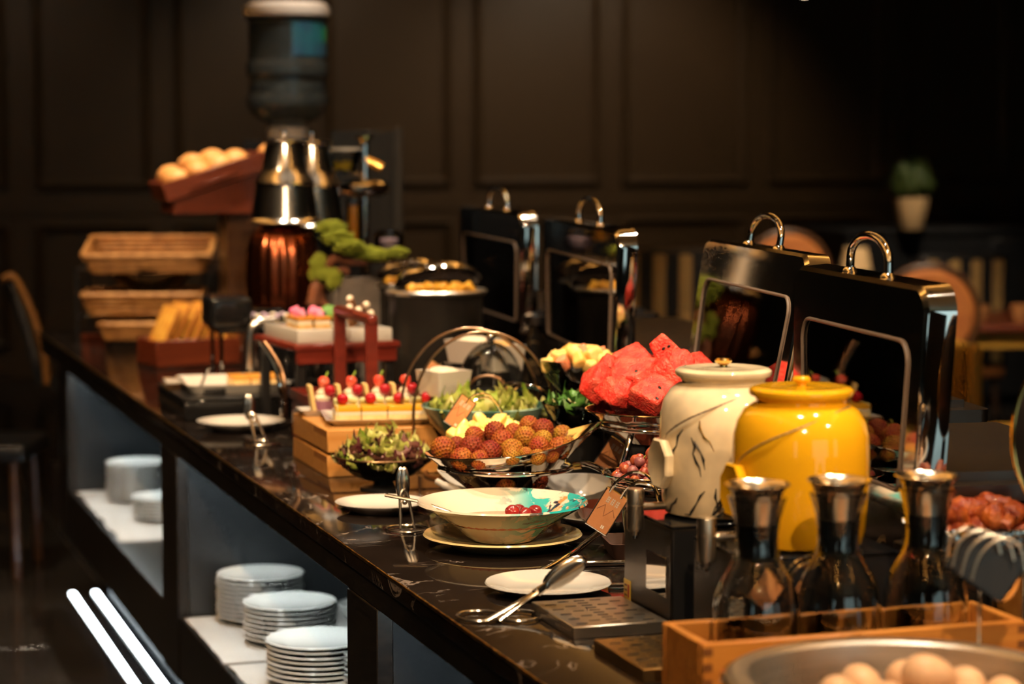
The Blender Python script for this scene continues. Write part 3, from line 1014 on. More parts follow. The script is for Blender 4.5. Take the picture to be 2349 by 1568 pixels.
obj('curved_leg', tube(cat([loc_(D(1440, 1140, 3.87)), loc_(D(1400, 1195, 3.75)), loc_(D(1345, 1245, 3.6)), loc_(D(1290, 1285, 3.5)), loc_(S(1222, 1318, .905))], 6), .0055, 10), CHROME, fs)
obj('curved_leg', tube(cat([loc_(D(1440, 1140, 3.87)), loc_(D(1434, 1185, 3.75)), loc_(D(1445, 1250, 3.6)), loc_(S(1470, 1330, .905))], 6), .005, 10), CHROME, fs)
obj('base_rail', tube(cat([loc_(S(1222, 1318, .905)), loc_(S(1262, 1300, .905)), loc_(S(1340, 1293, .905)), loc_(S(1440, 1290, .905)), loc_(S(1530, 1288, .905))], 6), .005, 10), CHROME, fs)
obj('base_rail', tube(cat([loc_(S(1395, 1343, .905)), loc_(S(1450, 1342, .905)), loc_(S(1520, 1341, .905))], 4), .0042, 10), CHROME, fs)

# lychees
import numpy as np


def lychee_mesh(seed):
    v, f = ico(1.0, 5)
    A = np.array(v)
    n = 150
    k = np.arange(n) + .5
    ph = np.arccos(1 - 2 * k / n)
    th = PI * (1 + 5 ** .5) * k + seed
    C = np.stack([np.cos(th) * np.sin(ph), np.sin(th) * np.sin(ph), np.cos(ph)], 1)
    dd = np.sqrt(((A[:, None, :] - C[None]) ** 2).sum(2)).min(1)
    h = np.clip(1 - dd / .15, 0, 1)
    A = A * (.95 + .11 * h[:, None] ** .9)
    me = mesh((A.tolist(), f), ang=180)
    at = me.attributes.new('tip', 'FLOAT', 'POINT')
    at.data.foreach_set('value', h.astype(np.float32))
    return me


def lychee_mat(i, c1, c2):
    c1, c2 = tuple(x * .82 for x in c1), tuple(x * .82 for x in c2)
    m = pm('lychee_skin_%d' % i, c1, .55, spec=.25, c2=c2, ns=1.3, nlo=.35, nhi=.65)
    nt = m.node_tree
    b = nt.nodes['Principled BSDF']
    nz = [n for n in nt.nodes if n.type == 'TEX_NOISE'][0]
    nz.noise_dimensions = '4D'
    oi = nt.nodes.new('ShaderNodeObjectInfo')
    mu = nt.nodes.new('ShaderNodeMath')
    mu.operation = 'MULTIPLY'
    mu.inputs[1].default_value = 30
    nt.links.new(oi.outputs['Random'], mu.inputs[0])
    nt.links.new(mu.outputs[0], nz.inputs['W'])
    vo = nt.nodes.new('ShaderNodeAttribute')
    vo.attribute_name = 'tip'
    rp = nt.nodes.new('ShaderNodeValToRGB')
    rp.color_ramp.elements[0].position = .38
    rp.color_ramp.elements[0].color = (1, 1, 1, 1)
    rp.color_ramp.elements[1].position = .72
    rp.color_ramp.elements[1].color = (.28, .2, .16, 1)
    nt.links.new(vo.outputs['Fac'], rp.inputs['Fac'])
    mx = nt.nodes.new('ShaderNodeMix')
    mx.data_type = 'RGBA'
    mx.blend_type = 'MULTIPLY'
    mx.inputs['Factor'].default_value = 1
    old = b.inputs['Base Color'].links[0].from_socket
    nt.links.new(old, mx.inputs['A'])
    nt.links.new(rp.outputs['Color'], mx.inputs['B'])
    nt.links.new(mx.outputs['Result'], b.inputs['Base Color'])
    return m


LY = [lychee_mesh(s_) for s_ in (0, 1.3)]
LYM = [lychee_mat(0, (.3, .035, .016), (.4, .14, .02)), lychee_mat(1, (.4, .15, .018), (.3, .05, .018)), lychee_mat(2, (.42, .24, .025), (.36, .1, .018)), lychee_mat(3, (.2, .016, .012), (.3, .07, .016))]
LYL = ['rosy red-brown lychee', 'orange-brown lychee', 'yellow-ochre lychee', 'dark crimson lychee']
lych = [(1017, 1028, 3.93, 28, 1), (1059, 1052, 3.87, 27, 0), (1082, 1025, 3.9, 28, 3), (1088, 998, 4.0, 21, 0), (1108, 1006, 4.02, 18, 1), (1124, 1036, 3.87, 27, 3), (1136, 990, 4.0, 25, 3),
        (1153, 1011, 3.93, 27, 0), (1174, 1031, 3.9, 26, 2), (1174, 1045, 3.84, 21, 2), (1205, 1002, 3.96, 25, 2), (1178, 992, 4.03, 22, 1), (1214, 974, 4.05, 22, 0), (1245, 984, 4.0, 25, 3),
        (1246, 1007, 3.95, 22, 2), (1236, 1024, 3.9, 24, 0), (1233, 1048, 3.85, 19, 2), (1206, 1040, 3.86, 16, 2), (1283, 1027, 3.9, 26, 1), (1300, 1022, 3.97, 22, 2), (1290, 998, 4.03, 24, 2), (1100, 1054, 3.85, 22, 0), (1264, 1044, 3.87, 18, 1), (1048, 1020, 3.98, 20, 3)]
for k, (px, py, d, r_, mi) in enumerate(lych):
    q = D(px, py, d)
    o = obj('lychee', LY[k % 2], LYM[mi], None, q, (random.uniform(0, 6), random.uniform(0, 6), random.uniform(0, 6)), (r_ / 5300 * d, r_ / 5300 * d, r_ / 5300 * d * 1.04))
    tag(o, LYL[mi] + ' heaped in the hammered steel bowl', 'lychee', 'lychees in the steel bowl')
for k in range(12):
    a = 2 * PI * k / 12
    r0 = .062 if k % 2 else .035
    q = lc + RT * (r0 * math.cos(a)) + Vector((-RT.y, RT.x, 0)) * (r0 * math.sin(a)) + Vector((0, 0, .024))
    tag(obj('lychee', LY[k % 2], LYM[k % 4], None, q, (k, k * 2, 0), .0185), LYL[k % 4] + ' heaped in the hammered steel bowl', 'lychee', 'lychees in the steel bowl')

# watermelon
def chunk(seed, s_=.034, k=13, sub=4):
    """cut fruit cube: a ball trimmed by six or seven uneven planes, edges slightly soft"""
    rnd = random.Random(seed)
    pl = []
    for ax in ((1, 0, 0), (-1, 0, 0), (0, 1, 0), (0, -1, 0), (0, 0, 1), (0, 0, -1)):
        p = (Vector(ax) + Vector((rnd.uniform(-.22, .22), rnd.uniform(-.22, .22), rnd.uniform(-.22, .22)))).normalized()
        pl.append((p, rnd.uniform(.62, .98) * (.85 if abs(ax[2]) else 1)))
    pl.append((Vector((rnd.uniform(-1, 1), rnd.uniform(-1, 1), rnd.uniform(-1, 1))).normalized(), rnd.uniform(.95, 1.15)))
    v, f = ico(1.0, sub)
    out = []
    for q in v:
        q = Vector(q)
        r_ = sum((max(q.dot(p), 0) / d_) ** k for p, d_ in pl) ** (-1 / k)
        out.append(q * (r_ * s_))
    return rough_up((out, f), s_ * .022, 2.4 / s_, seed + 3)


WMM = pm('watermelon_flesh', (.74, .045, .034), .25, c2=(.8, .15, .1), ns=55, nlo=.42, nhi=.8, sss=.08, bump=.9, bs=240)
SEEDM = pm('black_seed', (.015, .01, .008), .25)
WM = [mesh(chunk(s_, .034, 20), ang=180) for s_ in range(7)]
seed_me = mesh(sph(1, 10, 8, (.0027, .004, .0013)))
melon = [(1372, 880, 4.0, 1.0), (1420, 898, 3.92, 1.05), (1392, 850, 4.02, .8), (1452, 862, 3.97, 1.15), (1455, 828, 4.04, 1.12), (1478, 892, 3.9, .9), (1500, 905, 3.87, 1.05), (1518, 868, 3.93, 1.12), (1530, 806, 4.02, 1.0), (1512, 838, 4.05, 1.0), (1560, 852, 3.97, 1.0), (1598, 840, 4.02, .95), (1590, 885, 3.95, 1.0), (1628, 872, 4.0, .95), (1440, 925, 3.95, .9), (1560, 915, 3.9, .95), (1480, 850, 4.12, 1), (1550, 880, 4.06, 1), (1540, 832, 4.1, 1), (1410, 905, 4.05, .9)]
for k, (px, py, d, s_) in enumerate(melon):
    o = obj('watermelon_cube', WM[k % 7], WMM, None, D(px, py, d), (random.uniform(-.9, .9), random.uniform(-.9, .9), random.uniform(0, 6)), s_ * .92)
    tag(o, ('juicy red watermelon cube speckled with black seeds in the high steel bowl' if k in (2, 4, 3, 6, 10) else 'topmost watermelon cube with black seeds on the pile' if k == 8 else 'plain juicy red watermelon cube piled in the high steel bowl'), 'watermelon', 'watermelon cubes in the high bowl')
    if k in (2, 4, 8, 3, 6, 10):
        # black seeds sit on the cut faces turned towards the guests
        me_ = o.data
        bv = BVHTree.FromPolygons([v.co for v in me_.vertices], [tuple(p.vertices) for p in me_.polygons])
        W = Matrix.Translation(o.location) @ o.rotation_euler.to_matrix().to_4x4() @ Matrix.Diagonal((s_ * .92,) * 3).to_4x4()
        inv = W.inverted()
        for j in range(2 if k != 8 else 3):
            aim = o.location + RT * random.uniform(-.018, .018) + Vector((0, 0, random.uniform(-.014, .014)))
            fr = inv @ (aim + Vector((-.12, -.28, .05)))
            to = inv @ aim
            hit, nrm_, idx, dist_ = bv.ray_cast(fr, (to - fr).normalized())
            if hit is not None:
                obj('seed', seed_me, SEEDM, o, hit, nrm_.to_track_quat('Z', 'Y').to_euler())

# grapes
GRM = [pm('grape_skin_a', (.22, .02, .025), .22, c2=(.42, .12, .05), ns=1.6, sss=.2, coat=.2), pm('grape_skin_b', (.36, .09, .03), .2, c2=(.32, .05, .04), ns=1.6, sss=.2, coat=.2), pm('grape_skin_c', (.24, .07, .08), .3, c2=(.3, .12, .11), ns=1.6, sss=.2)]
grape_me = mesh(sph(1, 18, 12, (1, 1, 1.12)), ang=180)
gr = []
random.seed(5)
for lay, (rr, zz, n) in enumerate(((.066, .03, 20), (.045, .032, 13), (.02, .034, 6), (.054, .043, 15), (.03, .046, 9), (.036, .056, 10), (.012, .058, 4), (.014, .068, 4))):
    for k in range(n):
        a = 2 * PI * k / n + lay
        gr.append(gc + RT * (rr * math.cos(a)) + Vector((-RT.y, RT.x, 0)) * (rr * math.sin(a) * .92) + Vector((0, 0, zz)))
for k, q in enumerate(gr):
    tag(obj('grape', grape_me, GRM[k % 3], None, q, (random.uniform(0, 3), random.uniform(0, 3), 0), random.uniform(.0078, .0092)), 'red grape piled in the small steel bowl', 'grape', 'grapes in the small bowl')
STEMM = pm('green_stem', (.25, .3, .06), .5)
for k in range(4):
    q = gr[50 + k * 6] + Vector((0, -.003, .008))
    tag(obj('grape_stalk', tube(cat([q, q + Vector((.004, -.003, .006)), q + Vector((.011, -.002, .009 + k * .002))], 4), .001, 6), STEMM), 'thin green stalk among the red grapes', 'stalk', 'grape stalks')

# ------------------------------------------------------------------ leather labels on wire loops
def label_holder(tag_c, d, ang, lab, loops=(), tl=.062, tw=.034, plain=False, lm=None, stem=True):
    """leather tag centred at pixel tag_c at depth d, turned by ang in the view plane; loops = list of wire paths [(px,py,d)...]"""
    c = D(tag_c[0], tag_c[1], d)
    t = thing('label_holder', lab, 'label', c)
    a = R(ang)
    lx = RT * math.cos(a) + UP * math.sin(a)
    ly = UP * math.cos(a) - RT * math.sin(a)
    nz = -FW
    M = Matrix((lx, ly, nz)).transposed().to_4x4()
    e = M.to_euler()
    g = loft([[(x, y, -.0014) for x, y in rrect(tw, tl, .003, 3)], [(x, y, .0014) for x, y in rrect(tw, tl, .003, 3)]])
    tg = obj('leather_tag' if lm is None else 'card', g, lm or LEATHER, t, (0, 0, 0), e)
    obj('back_plate', loft([[(x, y, -.0034) for x, y in rrect(tw + .004, tl + .003, .003, 3)], [(x, y, -.0016) for x, y in rrect(tw + .004, tl + .003, .003, 3)]]), DARKST, tg)
    if not plain:
        st = []
        for k in range(3):
            x0 = -.009 + k * .0075
            for q in range(4):
                st.append(box2(x0 + (q % 2) * .0028, x0 + (q % 2) * .0028 + .0009, .011, .021, .0015, .0018))
            for q in range(3):
                st.append(box2(x0 - .0004, x0 + .0048, .0125 + q * .0033, .0132 + q * .0033, .0015, .0018))
        obj('lettering', join(*st), INKW, tg, smooth=False)
        obj('price_mark', join(box2(.004, .0055, -.026, -.021, .0015, .0018), box2(.0065, .0085, -.026, -.021, .0015, .0018)), INKW, tg, smooth=False)
        zz = [(-.015, -.004, .0015), (-.007, .008, .0015), (-.001, -.009, .0015), (.007, .006, .0015), (.0145, -.003, .0015)]
        obj('mountain_line', tube(zz, .0006, 4), INKD, tg)
    for s_ in (1, -1):
        obj('clip', tube([lx * (-tw / 2 - .001) + ly * (s_ * tl / 2), lx * (tw / 2 + .001) + ly * (s_ * tl / 2)], .0016, 8), CHROME if s_ < 0 else GOLD, t)
    for L in loops:
        obj('wire_loop', tube(cat([D(*p) - c for p in L], 6), .0022 if lm is None else .0016, 8), CHROME if lm is None else TAPM, t)
    if stem and loops:
        e_ = D(*loops[0][-1]) - c
        obj('stem', tube([e_, Vector((e_.x, e_.y, .903 - c.z))], .002, 8), CHROME, t)
        obj('foot', lathe([(0, 0), (.014, 0), (.014, .002), (.004, .004), (0, .004)], 20), CHROME, t, (e_.x, e_.y, .9005 - c.z))
    return t


label_holder((1392, 1172), 3.42, -32, 'tan leather label hooked on chrome loops beside the marbled bowl',
             [[(1398, 1128, 3.42), (1420, 1100, 3.41), (1455, 1082, 3.4), (1490, 1095, 3.39), (1512, 1135, 3.38)], [(1424, 1142, 3.42), (1440, 1118, 3.41), (1468, 1108, 3.4), (1498, 1118, 3.39), (1510, 1150, 3.38)]])
label_holder((1402, 1046), 4.05, -34, 'tan leather label standing behind the chrome post of the fruit stand',
             [[(1424, 1022, 4.05), (1450, 1004, 4.06), (1480, 1000, 4.07), (1505, 1018, 4.08), (1515, 1060, 4.08)]], .06, .036)
label_holder((1055, 945), 4.22, -34, 'brown leather label leaning in the green salad bowl',
             [[(1068, 925, 4.22), (1090, 905, 4.22), (1120, 905, 4.23), (1145, 930, 4.24)], [(1075, 930, 4.23), (1100, 912, 4.24), (1128, 916, 4.25), (1152, 945, 4.26)]], .058, .03, stem=False)
label_holder((988, 858), 4.95, -34, 'tan leather label beside the covered white pots', [[(1004, 842, 4.95), (1020, 832, 4.96), (1035, 840, 4.97)]], .052, .034, True)
label_holder((1762, 1352), 2.78, -40, 'leather label glimpsed through the carafe nearest the drinks stand',
             [[(1790, 1335, 2.78), (1820, 1295, 2.78), (1860, 1275, 2.78), (1895, 1300, 2.78), (1905, 1400, 2.78)], [(1800, 1340, 2.79), (1835, 1300, 2.79), (1868, 1290, 2.79), (1888, 1330, 2.79)]], .042, .032, True)
label_holder((2262, 1292), 2.56, 55, 'dark label card on chrome wire loops beside the chicken tray',
             [[(2172, 1290, 2.56), (2182, 1232, 2.56), (2215, 1212, 2.56), (2250, 1225, 2.56)], [(2185, 1300, 2.55), (2200, 1245, 2.55), (2240, 1217, 2.55), (2280, 1228, 2.55), (2296, 1270, 2.55)], [(2204, 1320, 2.54), (2225, 1258, 2.54), (2268, 1228, 2.54), (2310, 1240, 2.54), (2326, 1285, 2.54)], [(2228, 1330, 2.53), (2250, 1270, 2.53), (2295, 1236, 2.53), (2338, 1250, 2.53), (2352, 1310, 2.53)]], .075, .05, True, DARKST)
for k, (px, py, d) in enumerate(((1118, 858, 4.72), (1176, 876, 4.66), (1194, 880, 4.62), (1212, 884, 4.58))):
    c = D(px, py + 60, d)
    r_ = .045
    zd = .9 - c.z
    pts = [Vector((0, 0, zd)) + RT * -r_] + [RT * (-r_ * math.cos(PI * i / 12)) + Vector((0, 0, .045 * math.sin(PI * i / 12) + .006)) for i in range(13)] + [Vector((0, 0, zd)) + RT * r_]
    tag(obj('wire_hoop', tube(pts, .0036, 8), BRONZE if k == 0 else CHROME, None, c), ['bronze wire hoop handle behind the salad bowl', 'first of three nested chrome hoops behind the salad bowl', 'middle of three nested chrome hoops behind the salad bowl', 'last of three nested chrome hoops behind the salad bowl'][k], 'hoop', 'hoops behind the salad bowl')

# ------------------------------------------------------------------ small dishes behind the marbled bowl
p = S(1405, 1205, .9)
tag(obj('white_plate', flat_plate, PORC, None, p, (0, 0, 0), 1.15), 'white plate carrying a brown dish behind the marbled bowl', 'plate')
tag(obj('brown_dish', rough_up(lathe([(0, .0), (.05, 0), (.062, .012), (.066, .03), (.062, .03), (.055, .014), (0, .01)], 40), 0, 1), pm('brown_glaze', (.12, .03, .018), .16, coat=.3), None, p + Vector((.004, 0, .007))), 'dark brown glazed dish on the white plate behind the marbled bowl', 'dish')


def boat_dish(px, py, d, lx, ly, rz, lab):
    """leaf shaped scoop standing on its curved base"""
    n = 36
    def rg(f, z, off=0):
        out = []
        for i in range(n):
            a = 2 * PI * i / n
            x = lx * f * math.cos(a)
            y = ly * f * math.sin(a) * (1 - .35 * abs(math.cos(a)) ** 2)
            out.append((x, y, z + .018 * (abs(math.cos(a)) ** 3) * f))
        return out
    g = loft([rg(.35, 0), rg(.6, .006), rg(.85, .022), rg(1, .034), rg(.96, .034), rg(.8, .022), rg(.5, .008), rg(.3, .004)])
    tag(obj('leaf_dish', g, PORC, None, D(px, py, d), (R(16), 0, rz), None), lab, 'dish', 'leaf dishes behind the marbled bowl')


boat_dish(1338, 1152, 4.05, .075, .05, R(-40), 'white leaf-shaped dish behind the turquoise side of the marbled bowl')
boat_dish(1255, 1128, 4.28, .075, .05, R(-22), 'white leaf-shaped dish glimpsed under the lychee bowl')
boat_dish(1075, 1133, 4.3, .06, .045, R(-10), 'white leaf-shaped dish at the left foot of the lychee bowl')
tag(obj('porcelain_spoon', tube(cat([D(1002, 1103, 4.2), D(1020, 1113, 4.19), D(1040, 1122, 4.18), D(1062, 1135, 4.17)], 4), [.006] * 4 + [.0075] * 4 + [.009] * 4 + [.012], 10), PORC), 'white porcelain spoon beside the lychee bowl', 'spoon')
q = D(1480, 1185, 3.65)
tag(obj('brown_tray', rtray(.13, .11, .026, .012, .004, .01), pm('brown_lacquer', (.06, .028, .02), .5), None, (q.x, q.y, .9), (0, 0, R(-10))), 'brown lacquer tray behind the tap of the white jar', 'tray')

# ------------------------------------------------------------------ salads
def leaf_geo(seed, L=.05, Wd=.032):
    V, F = [], []
    nx, ny = 7, 8
    for j in range(ny + 1):
        for i in range(nx + 1):
            u = i / nx * 2 - 1
            v = j / ny
            w_ = Wd * (.25 + .75 * math.sin(min(v * 1.15, 1) * PI / 2)) * (1 - max(0, v - .85) * 2)
            ruf = .012 * v * abs(u) ** 1.5 * math.sin(u * 8 + v * 9 + seed) + .006 * math.sin(v * 14 + seed * 2) * abs(u)
            V.append((u * w_, v * L - .3 * L * v * v, .5 * L * v * v + .012 * u * u + ruf))
    for j in range(ny):
        for i in range(nx):
            a = j * (nx + 1) + i
            F.append((a, a + 1, a + nx + 2, a + nx + 1))
    return V, F


def leafmat(name, c, c2):
    return pm(name, c, .42, c2=c2, ns=22, nlo=.4, nhi=.6, sss=.1, bump=.2, bs=90)


LEAFS = [mesh(leaf_geo(s_), ang=180) for s_ in range(4)]
LG = leafmat('green_lettuce', (.2, .34, .03), (.42, .46, .1))
LP = leafmat('purple_lettuce', (.1, .014, .03), (.13, .05, .035))
LY_ = leafmat('pale_lettuce', (.55, .52, .2), (.35, .38, .08))
RIBM = pm('pale_leaf_rib', (.75, .68, .38), .4)
rib_me = mesh(tube(cat([(0, 0, 0), (0, .015, .004), (0, .03, .012), (0, .036, .022)], 4), [.004] * 5 + [.003] * 5 + [.0015] * 3, 6))


def salad(c, r_, n, zbase, mats, name, lab, grp, sc_=1.0, dome=.05, seed=3):
    rnd = random.Random(seed)
    for k in range(n):
        f = math.sqrt((k + .5) / n)
        a = k * 2.39996
        q = c + RT * (r_ * f * math.cos(a)) + Vector((-RT.y, RT.x, 0)) * (r_ * f * math.sin(a)) + Vector((0, 0, zbase + dome * (1 - f * f)))
        o = obj(name, LEAFS[k % 4], rnd.choice(mats), None, q, (rnd.uniform(-.3, .9), rnd.uniform(-.5, .5), a - PI / 2 + YAW * -1 + rnd.uniform(-.5, .5)), sc_ * rnd.uniform(.75, 1.1))
        tag(o, lab, 'lettuce', grp)
        if k % 2 == 0:
            obj('rib', rib_me, RIBM, o)


sc1 = D(880, 1112, 4.34)
t = thing('salad_bowl', 'smoked glass bowl of purple lettuce on a black foot by the crate', 'bowl', (sc1.x, sc1.y, .9))
obj('bowl', shell([(0, .018), (.04, .018), (.06, .028), (.08, .045), (.092, .062)], .003, 44), SMOKE, t)
obj('rim', tube(circle(.092, 44, .062), .002, 6, True), BRONZE, t)
obj('foot', lathe([(0, 0), (.045, 0), (.045, .004), (.02, .008), (.018, .016), (.03, .018), (0, .018)], 28), BLACK, t)
salad(Vector((sc1.x, sc1.y, .9)), .078, 80, .04, [LP, LP, LY_, LY_, LY_, LG], 'lettuce_leaf', 'purple-green frilly lettuce leaf heaped in the smoked glass bowl', 'lettuce in the smoked glass bowl', .62, .05)

ac = Vector((1.329, 4.268, .9))
CELA = pm('celadon_glaze', (.045, .11, .085), .12, c2=(.2, .32, .26), ns=12, nlo=.45, nhi=.55, coat=.4)
t = thing('salad_bowl', 'celadon glazed bowl of green salad under the bronze hoop handle', 'bowl', ac + Vector((0, 0, .052)))
obj('body', shell([(0, 0), (.05, 0), (.075, .02), (.105, .052), (.123, .085)], .004, 56), CELA, t)
salad(ac, .1, 44, .105, [LG, LG, LY_, LY_], 'salad_leaf', 'pale green salad leaf in the celadon bowl', 'salad in the celadon bowl', .9, .03, 8)
t = thing('hoop_stand', 'bronze wire stand with a tall double hoop handle around the celadon bowl', 'stand', ac)
for k, dy in enumerate((0.0, .09)):
    pts = []
    for i in range(41):
        a = PI * i / 40
        z = .276 * math.sin(a) ** .8 if 0 < a < PI else 0
        x = -.161 * math.cos(a) * (1 - .22 * (1 - math.sin(a)) ** 2)
        pts.append(RT * x + Vector((0, dy, 0)) + Vector((0, 0, .004 + z)))
    obj('hoop', tube(pts, .003, 8), BRONZE, t)
obj('bowl_ring', tube(circle(.085, 40, .05), .003, 8, True), BRONZE, t)
obj('base_ring', tube(circle(.115, 40, .004), .003, 8, True), BRONZE, t)
for k in range(4):
    a = PI / 4 + PI / 2 * k
    obj('leg', tube([(.115 * math.cos(a), .115 * math.sin(a), .004), (.085 * math.cos(a), .085 * math.sin(a), .05)], .0026, 8), BRONZE, t)
# pineapple pieces
pc = D(1125, 1005, 4.2)
tag(obj('pineapple_bowl', shell([(0, 0), (.045, 0), (.07, .025), (.088, .05)], .004, 44), CELA, None, pc + Vector((0, 0, -.05))), 'green glazed bowl of pineapple pieces hidden behind the lychees', 'bowl')
tag(obj('bowl_foot', lathe([(0, 0), (.05, 0), (.05, .006), (.03, .012), (.03, max(.02, pc.z - .05 - .9)), (0, max(.02, pc.z - .05 - .9))], 28), BLACK, None, (pc.x, pc.y, .9)), 'black pedestal under the pineapple bowl', 'pedestal')
PINM = pm('pineapple_flesh', (.85, .66, .22), .3, c2=(.78, .5, .1), ns=30, sss=.2)
PN = [mesh(chunk(40 + s_, .02, 9, 3), ang=180) for s_ in range(3)]
random.seed(12)
for k in range(22):
    f = math.sqrt((k + .5) / 22)
    a = k * 2.4
    q = pc + RT * (.075 * f * math.cos(a)) + Vector((-RT.y, RT.x, 0)) * (.07 * f * math.sin(a)) + Vector((0, 0, .004 + .03 * (1 - f)))
    tag(obj('pineapple_piece', PN[k % 3], PINM, None, q, (random.uniform(-1, 1), random.uniform(-1, 1), random.uniform(0, 6)), (1.0, .7, .8)), 'pale yellow pineapple piece in the bowl behind the lychees', 'pineapple', 'pineapple pieces behind the lychees')

# ------------------------------------------------------------------ beech crate with cakes
cr = (1.03, 1.33, 4.325, 4.63)
t = thing('beech_crate', 'two-layer beech crate with finger joints carrying the cake plate', 'crate', ((cr[0] + cr[1]) / 2, (cr[2] + cr[3]) / 2, .9))
cw, cl = cr[1] - cr[0], cr[3] - cr[2]
for nm, z0, z1 in (('lower_layer', 0, .042), ('upper_layer', .048, .092)):
    lay = obj(nm, box2(-cw / 2, cw / 2, -cl / 2, cl / 2, z0, z1, .002), WOODC, t)
    for k in range(5):
        obj('finger_joint', box2(-.0004, .0004, -.012 + 0, .004, z1 - .014, z1 - .002), DJ, lay, (-cw / 2, -cl / 2 + .02 + k * .022, 0))
obj('spacer', box2(-cw / 2 + .01, cw / 2 - .01, -cl / 2 + .01, cl / 2 - .01, .042, .048), BLACK, t)
pz = .9923
tag(obj('cake_plate', rtray(.245, .18, .013, .008, .005, .016), PORC, None, (1.175, 4.44, pz), (0, 0, R(-9))), 'white rectangular plate of yellow cake slices on the beech crate', 'plate')
CK1 = pm('vanilla_sponge', (.82, .62, .3), .7, c2=(.75, .52, .2), ns=60, bump=.4, bs=200)
CK2 = pm('yellow_jelly', (.85, .45, .03), .15, coat=.3)
CK3 = pm('white_cream', (.85, .76, .6), .45)
CKG = pm('green_cream', (.5, .5, .24), .5)
STRAW = pm('strawberry_red', (.75, .06, .04), .3, c2=(.85, .2, .12), ns=30)
RASP = pm('raspberry_red', (.42, .008, .02), .25)
PURP = pm('purple_mousse', (.25, .1, .16), .5)
BISC = pm('biscuit', (.62, .4, .16), .6, c2=(.5, .28, .08), ns=40)
plate_rot = Matrix.Rotation(R(-9), 4, 'Z')
rasp_me = mesh(rough_up(ico(.0115, 3), .0015, 200, 2))
straw_me = mesh(rough_up(lathe([(0, -.012), (.005, -.011), (.011, -.002), (.012, .005), (.008, .011), (0, .013)], 18), .0004, 300))
WHC = ['first from the guest side', 'second from the guest side', 'third from the guest side', 'last, towards the hoop handle']
for k in range(4):
    q = plate_rot @ Vector((-.078 + k * .052, -.025, 0)) + Vector((1.175, 4.44, pz + .0055))
    t = thing('cake_slice', 'layered yellow-topped cake slice on the crate plate, ' + WHC[k], 'cake', q, R(-9), 'yellow cake slices on the crate')
    obj('sponge', box(.05, .075, .014, .001), CK1, t)
    obj('cream_layer', box(.05, .075, .006, .001), CK3, t, (0, 0, .014))
    obj('yellow_top', box(.05, .075, .011, .002), CK2, t, (0, 0, .02))
    for s_ in (-1, 1):
        obj('green_cream_line', box(.004, .075, .032, .001), CKG, t, (s_ * .021, 0, .0005)) if k == 0 else None
    obj('cream_strip', tube([(-.024, .022, .036), (0, .024, .038), (.024, .022, .036)], .006, 10), CKG, t)
    obj('raspberry', rasp_me, RASP, t, (-.008 + .004 * k, .0 + .005 * (k % 2), .042))
# mousse cups on a second plate behind
tag(obj('cake_plate', rtray(.27, .13, .013, .008, .005, .016), PORC, None, (1.18, 4.555, pz + .0002), (0, 0, R(-9))) if False else obj('cake_plate', rtray(.27, .075, .012, .008, .004, .01), PORC, None, (1.165, 4.578, pz), (0, 0, R(-4))), 'narrow white plate of berry mousse desserts at the back of the crate', 'plate')
for k in range(4):
    q = Vector((1.082 + k * .057, 4.584 - k * .004, pz + .0045))
    t = thing('mousse_dessert', 'strawberry-topped mousse at the back of the crate, ' + WHC[k], 'dessert', q, 0, 'mousse desserts on the crate')
    obj('mousse', lathe([(0, 0), (.02, 0), (.0205, .02), (.019, .024), (0, .025)], 24), PURP if k == 0 else CK3, t)
    obj('wafer', xf(lathe([(0.018, 0), (.0185, 0), (.0185, .05), (.018, .05), (.018, 0)], 24), (0, 0, 0), (0, 0, 0)) if False else box(.008, .03, .058, .003), pm('pale_wafer_%d' % k, (.85, .62, .25), .5), t, (-.018, 0, .0), (0, R(-10), 0))
    obj('cream_swirl', lathe([(0, .024), (.015, .024), (.017, .03), (.012, .037), (.013, .041), (.006, .048), (0, .052)], 20), CK3, t)
    obj('strawberry', straw_me, STRAW, t, (.002, 0, .06), (.3, .2, k))
    obj('raspberry', rasp_me, RASP, t, (.012, -.014, .045))
    obj('leaf_sprig', tube(cat([(0, 0, .06), (.008, .004, .072), (.014, .008, .082)], 4), [.001] * 4 + [.0022] * 4 + [.0006], 6), LG, t)

# red carrier with a frame handle behind the crate
t = thing('red_carrier', 'dark red lacquered carrier box with a tall frame handle behind the crate', 'carrier', (1.243, 4.79, .9))
obj('body', box2(-.15, .08, -.13, .13, 0, .09, .003), WOODR, t)
obj('tray_rim', rtray(.24, .27, .02, .006, .008), WOODR, t, (-.035, 0, .0902))
for yy in (-.145, .13):
    obj('handle_post', box2(-.013, .013, -.008, .008, 0, .272, .002), WOODR, t, (-.042, yy, 0))
obj('handle_bar', box2(-.012, .012, -.158, .146, 0, .02, .005), WOODR, t, (-.042, 0, .268))
# white-topped red riser
rc = Vector((1.22, 5.13, .9))
t = thing('red_riser', 'dark red lacquered riser holding white slabs of small cakes', 'riser', rc, R(6))
obj('top_board', box2(-.125, .125, -.15, .15, .185, .2, .003), WOODR, t)
obj('front_board', box2(-.118, .118, -.145, -.13, .155, .185, .002), WOODR, t)
for sx in (-1, 1):
    for sy in (-1, 1):
        obj('leg', box2(-.01, .01, -.01, .01, 0, .185, .002), BLACK, t, (sx * .105, sy * .125, 0))
for k, (dx, wdt, lab) in enumerate(((-.058, .105, 'white slab under the pink-topped cake on the red riser'), (.06, .1, 'white slab under the rolled wafers on the red riser'))):
    o = tag(obj('serving_slab', box(wdt, .24, .03, .003), PORC, None, rc + Vector((dx, -.015, .2002)), (0, 0, R(6))), lab, 'slab')
PINK = pm('pink_flower', (.8, .14, .3), .5, c2=(.85, .3, .42), ns=40)
BLUEB = pm('blueberry', (.03, .03, .07), .4)
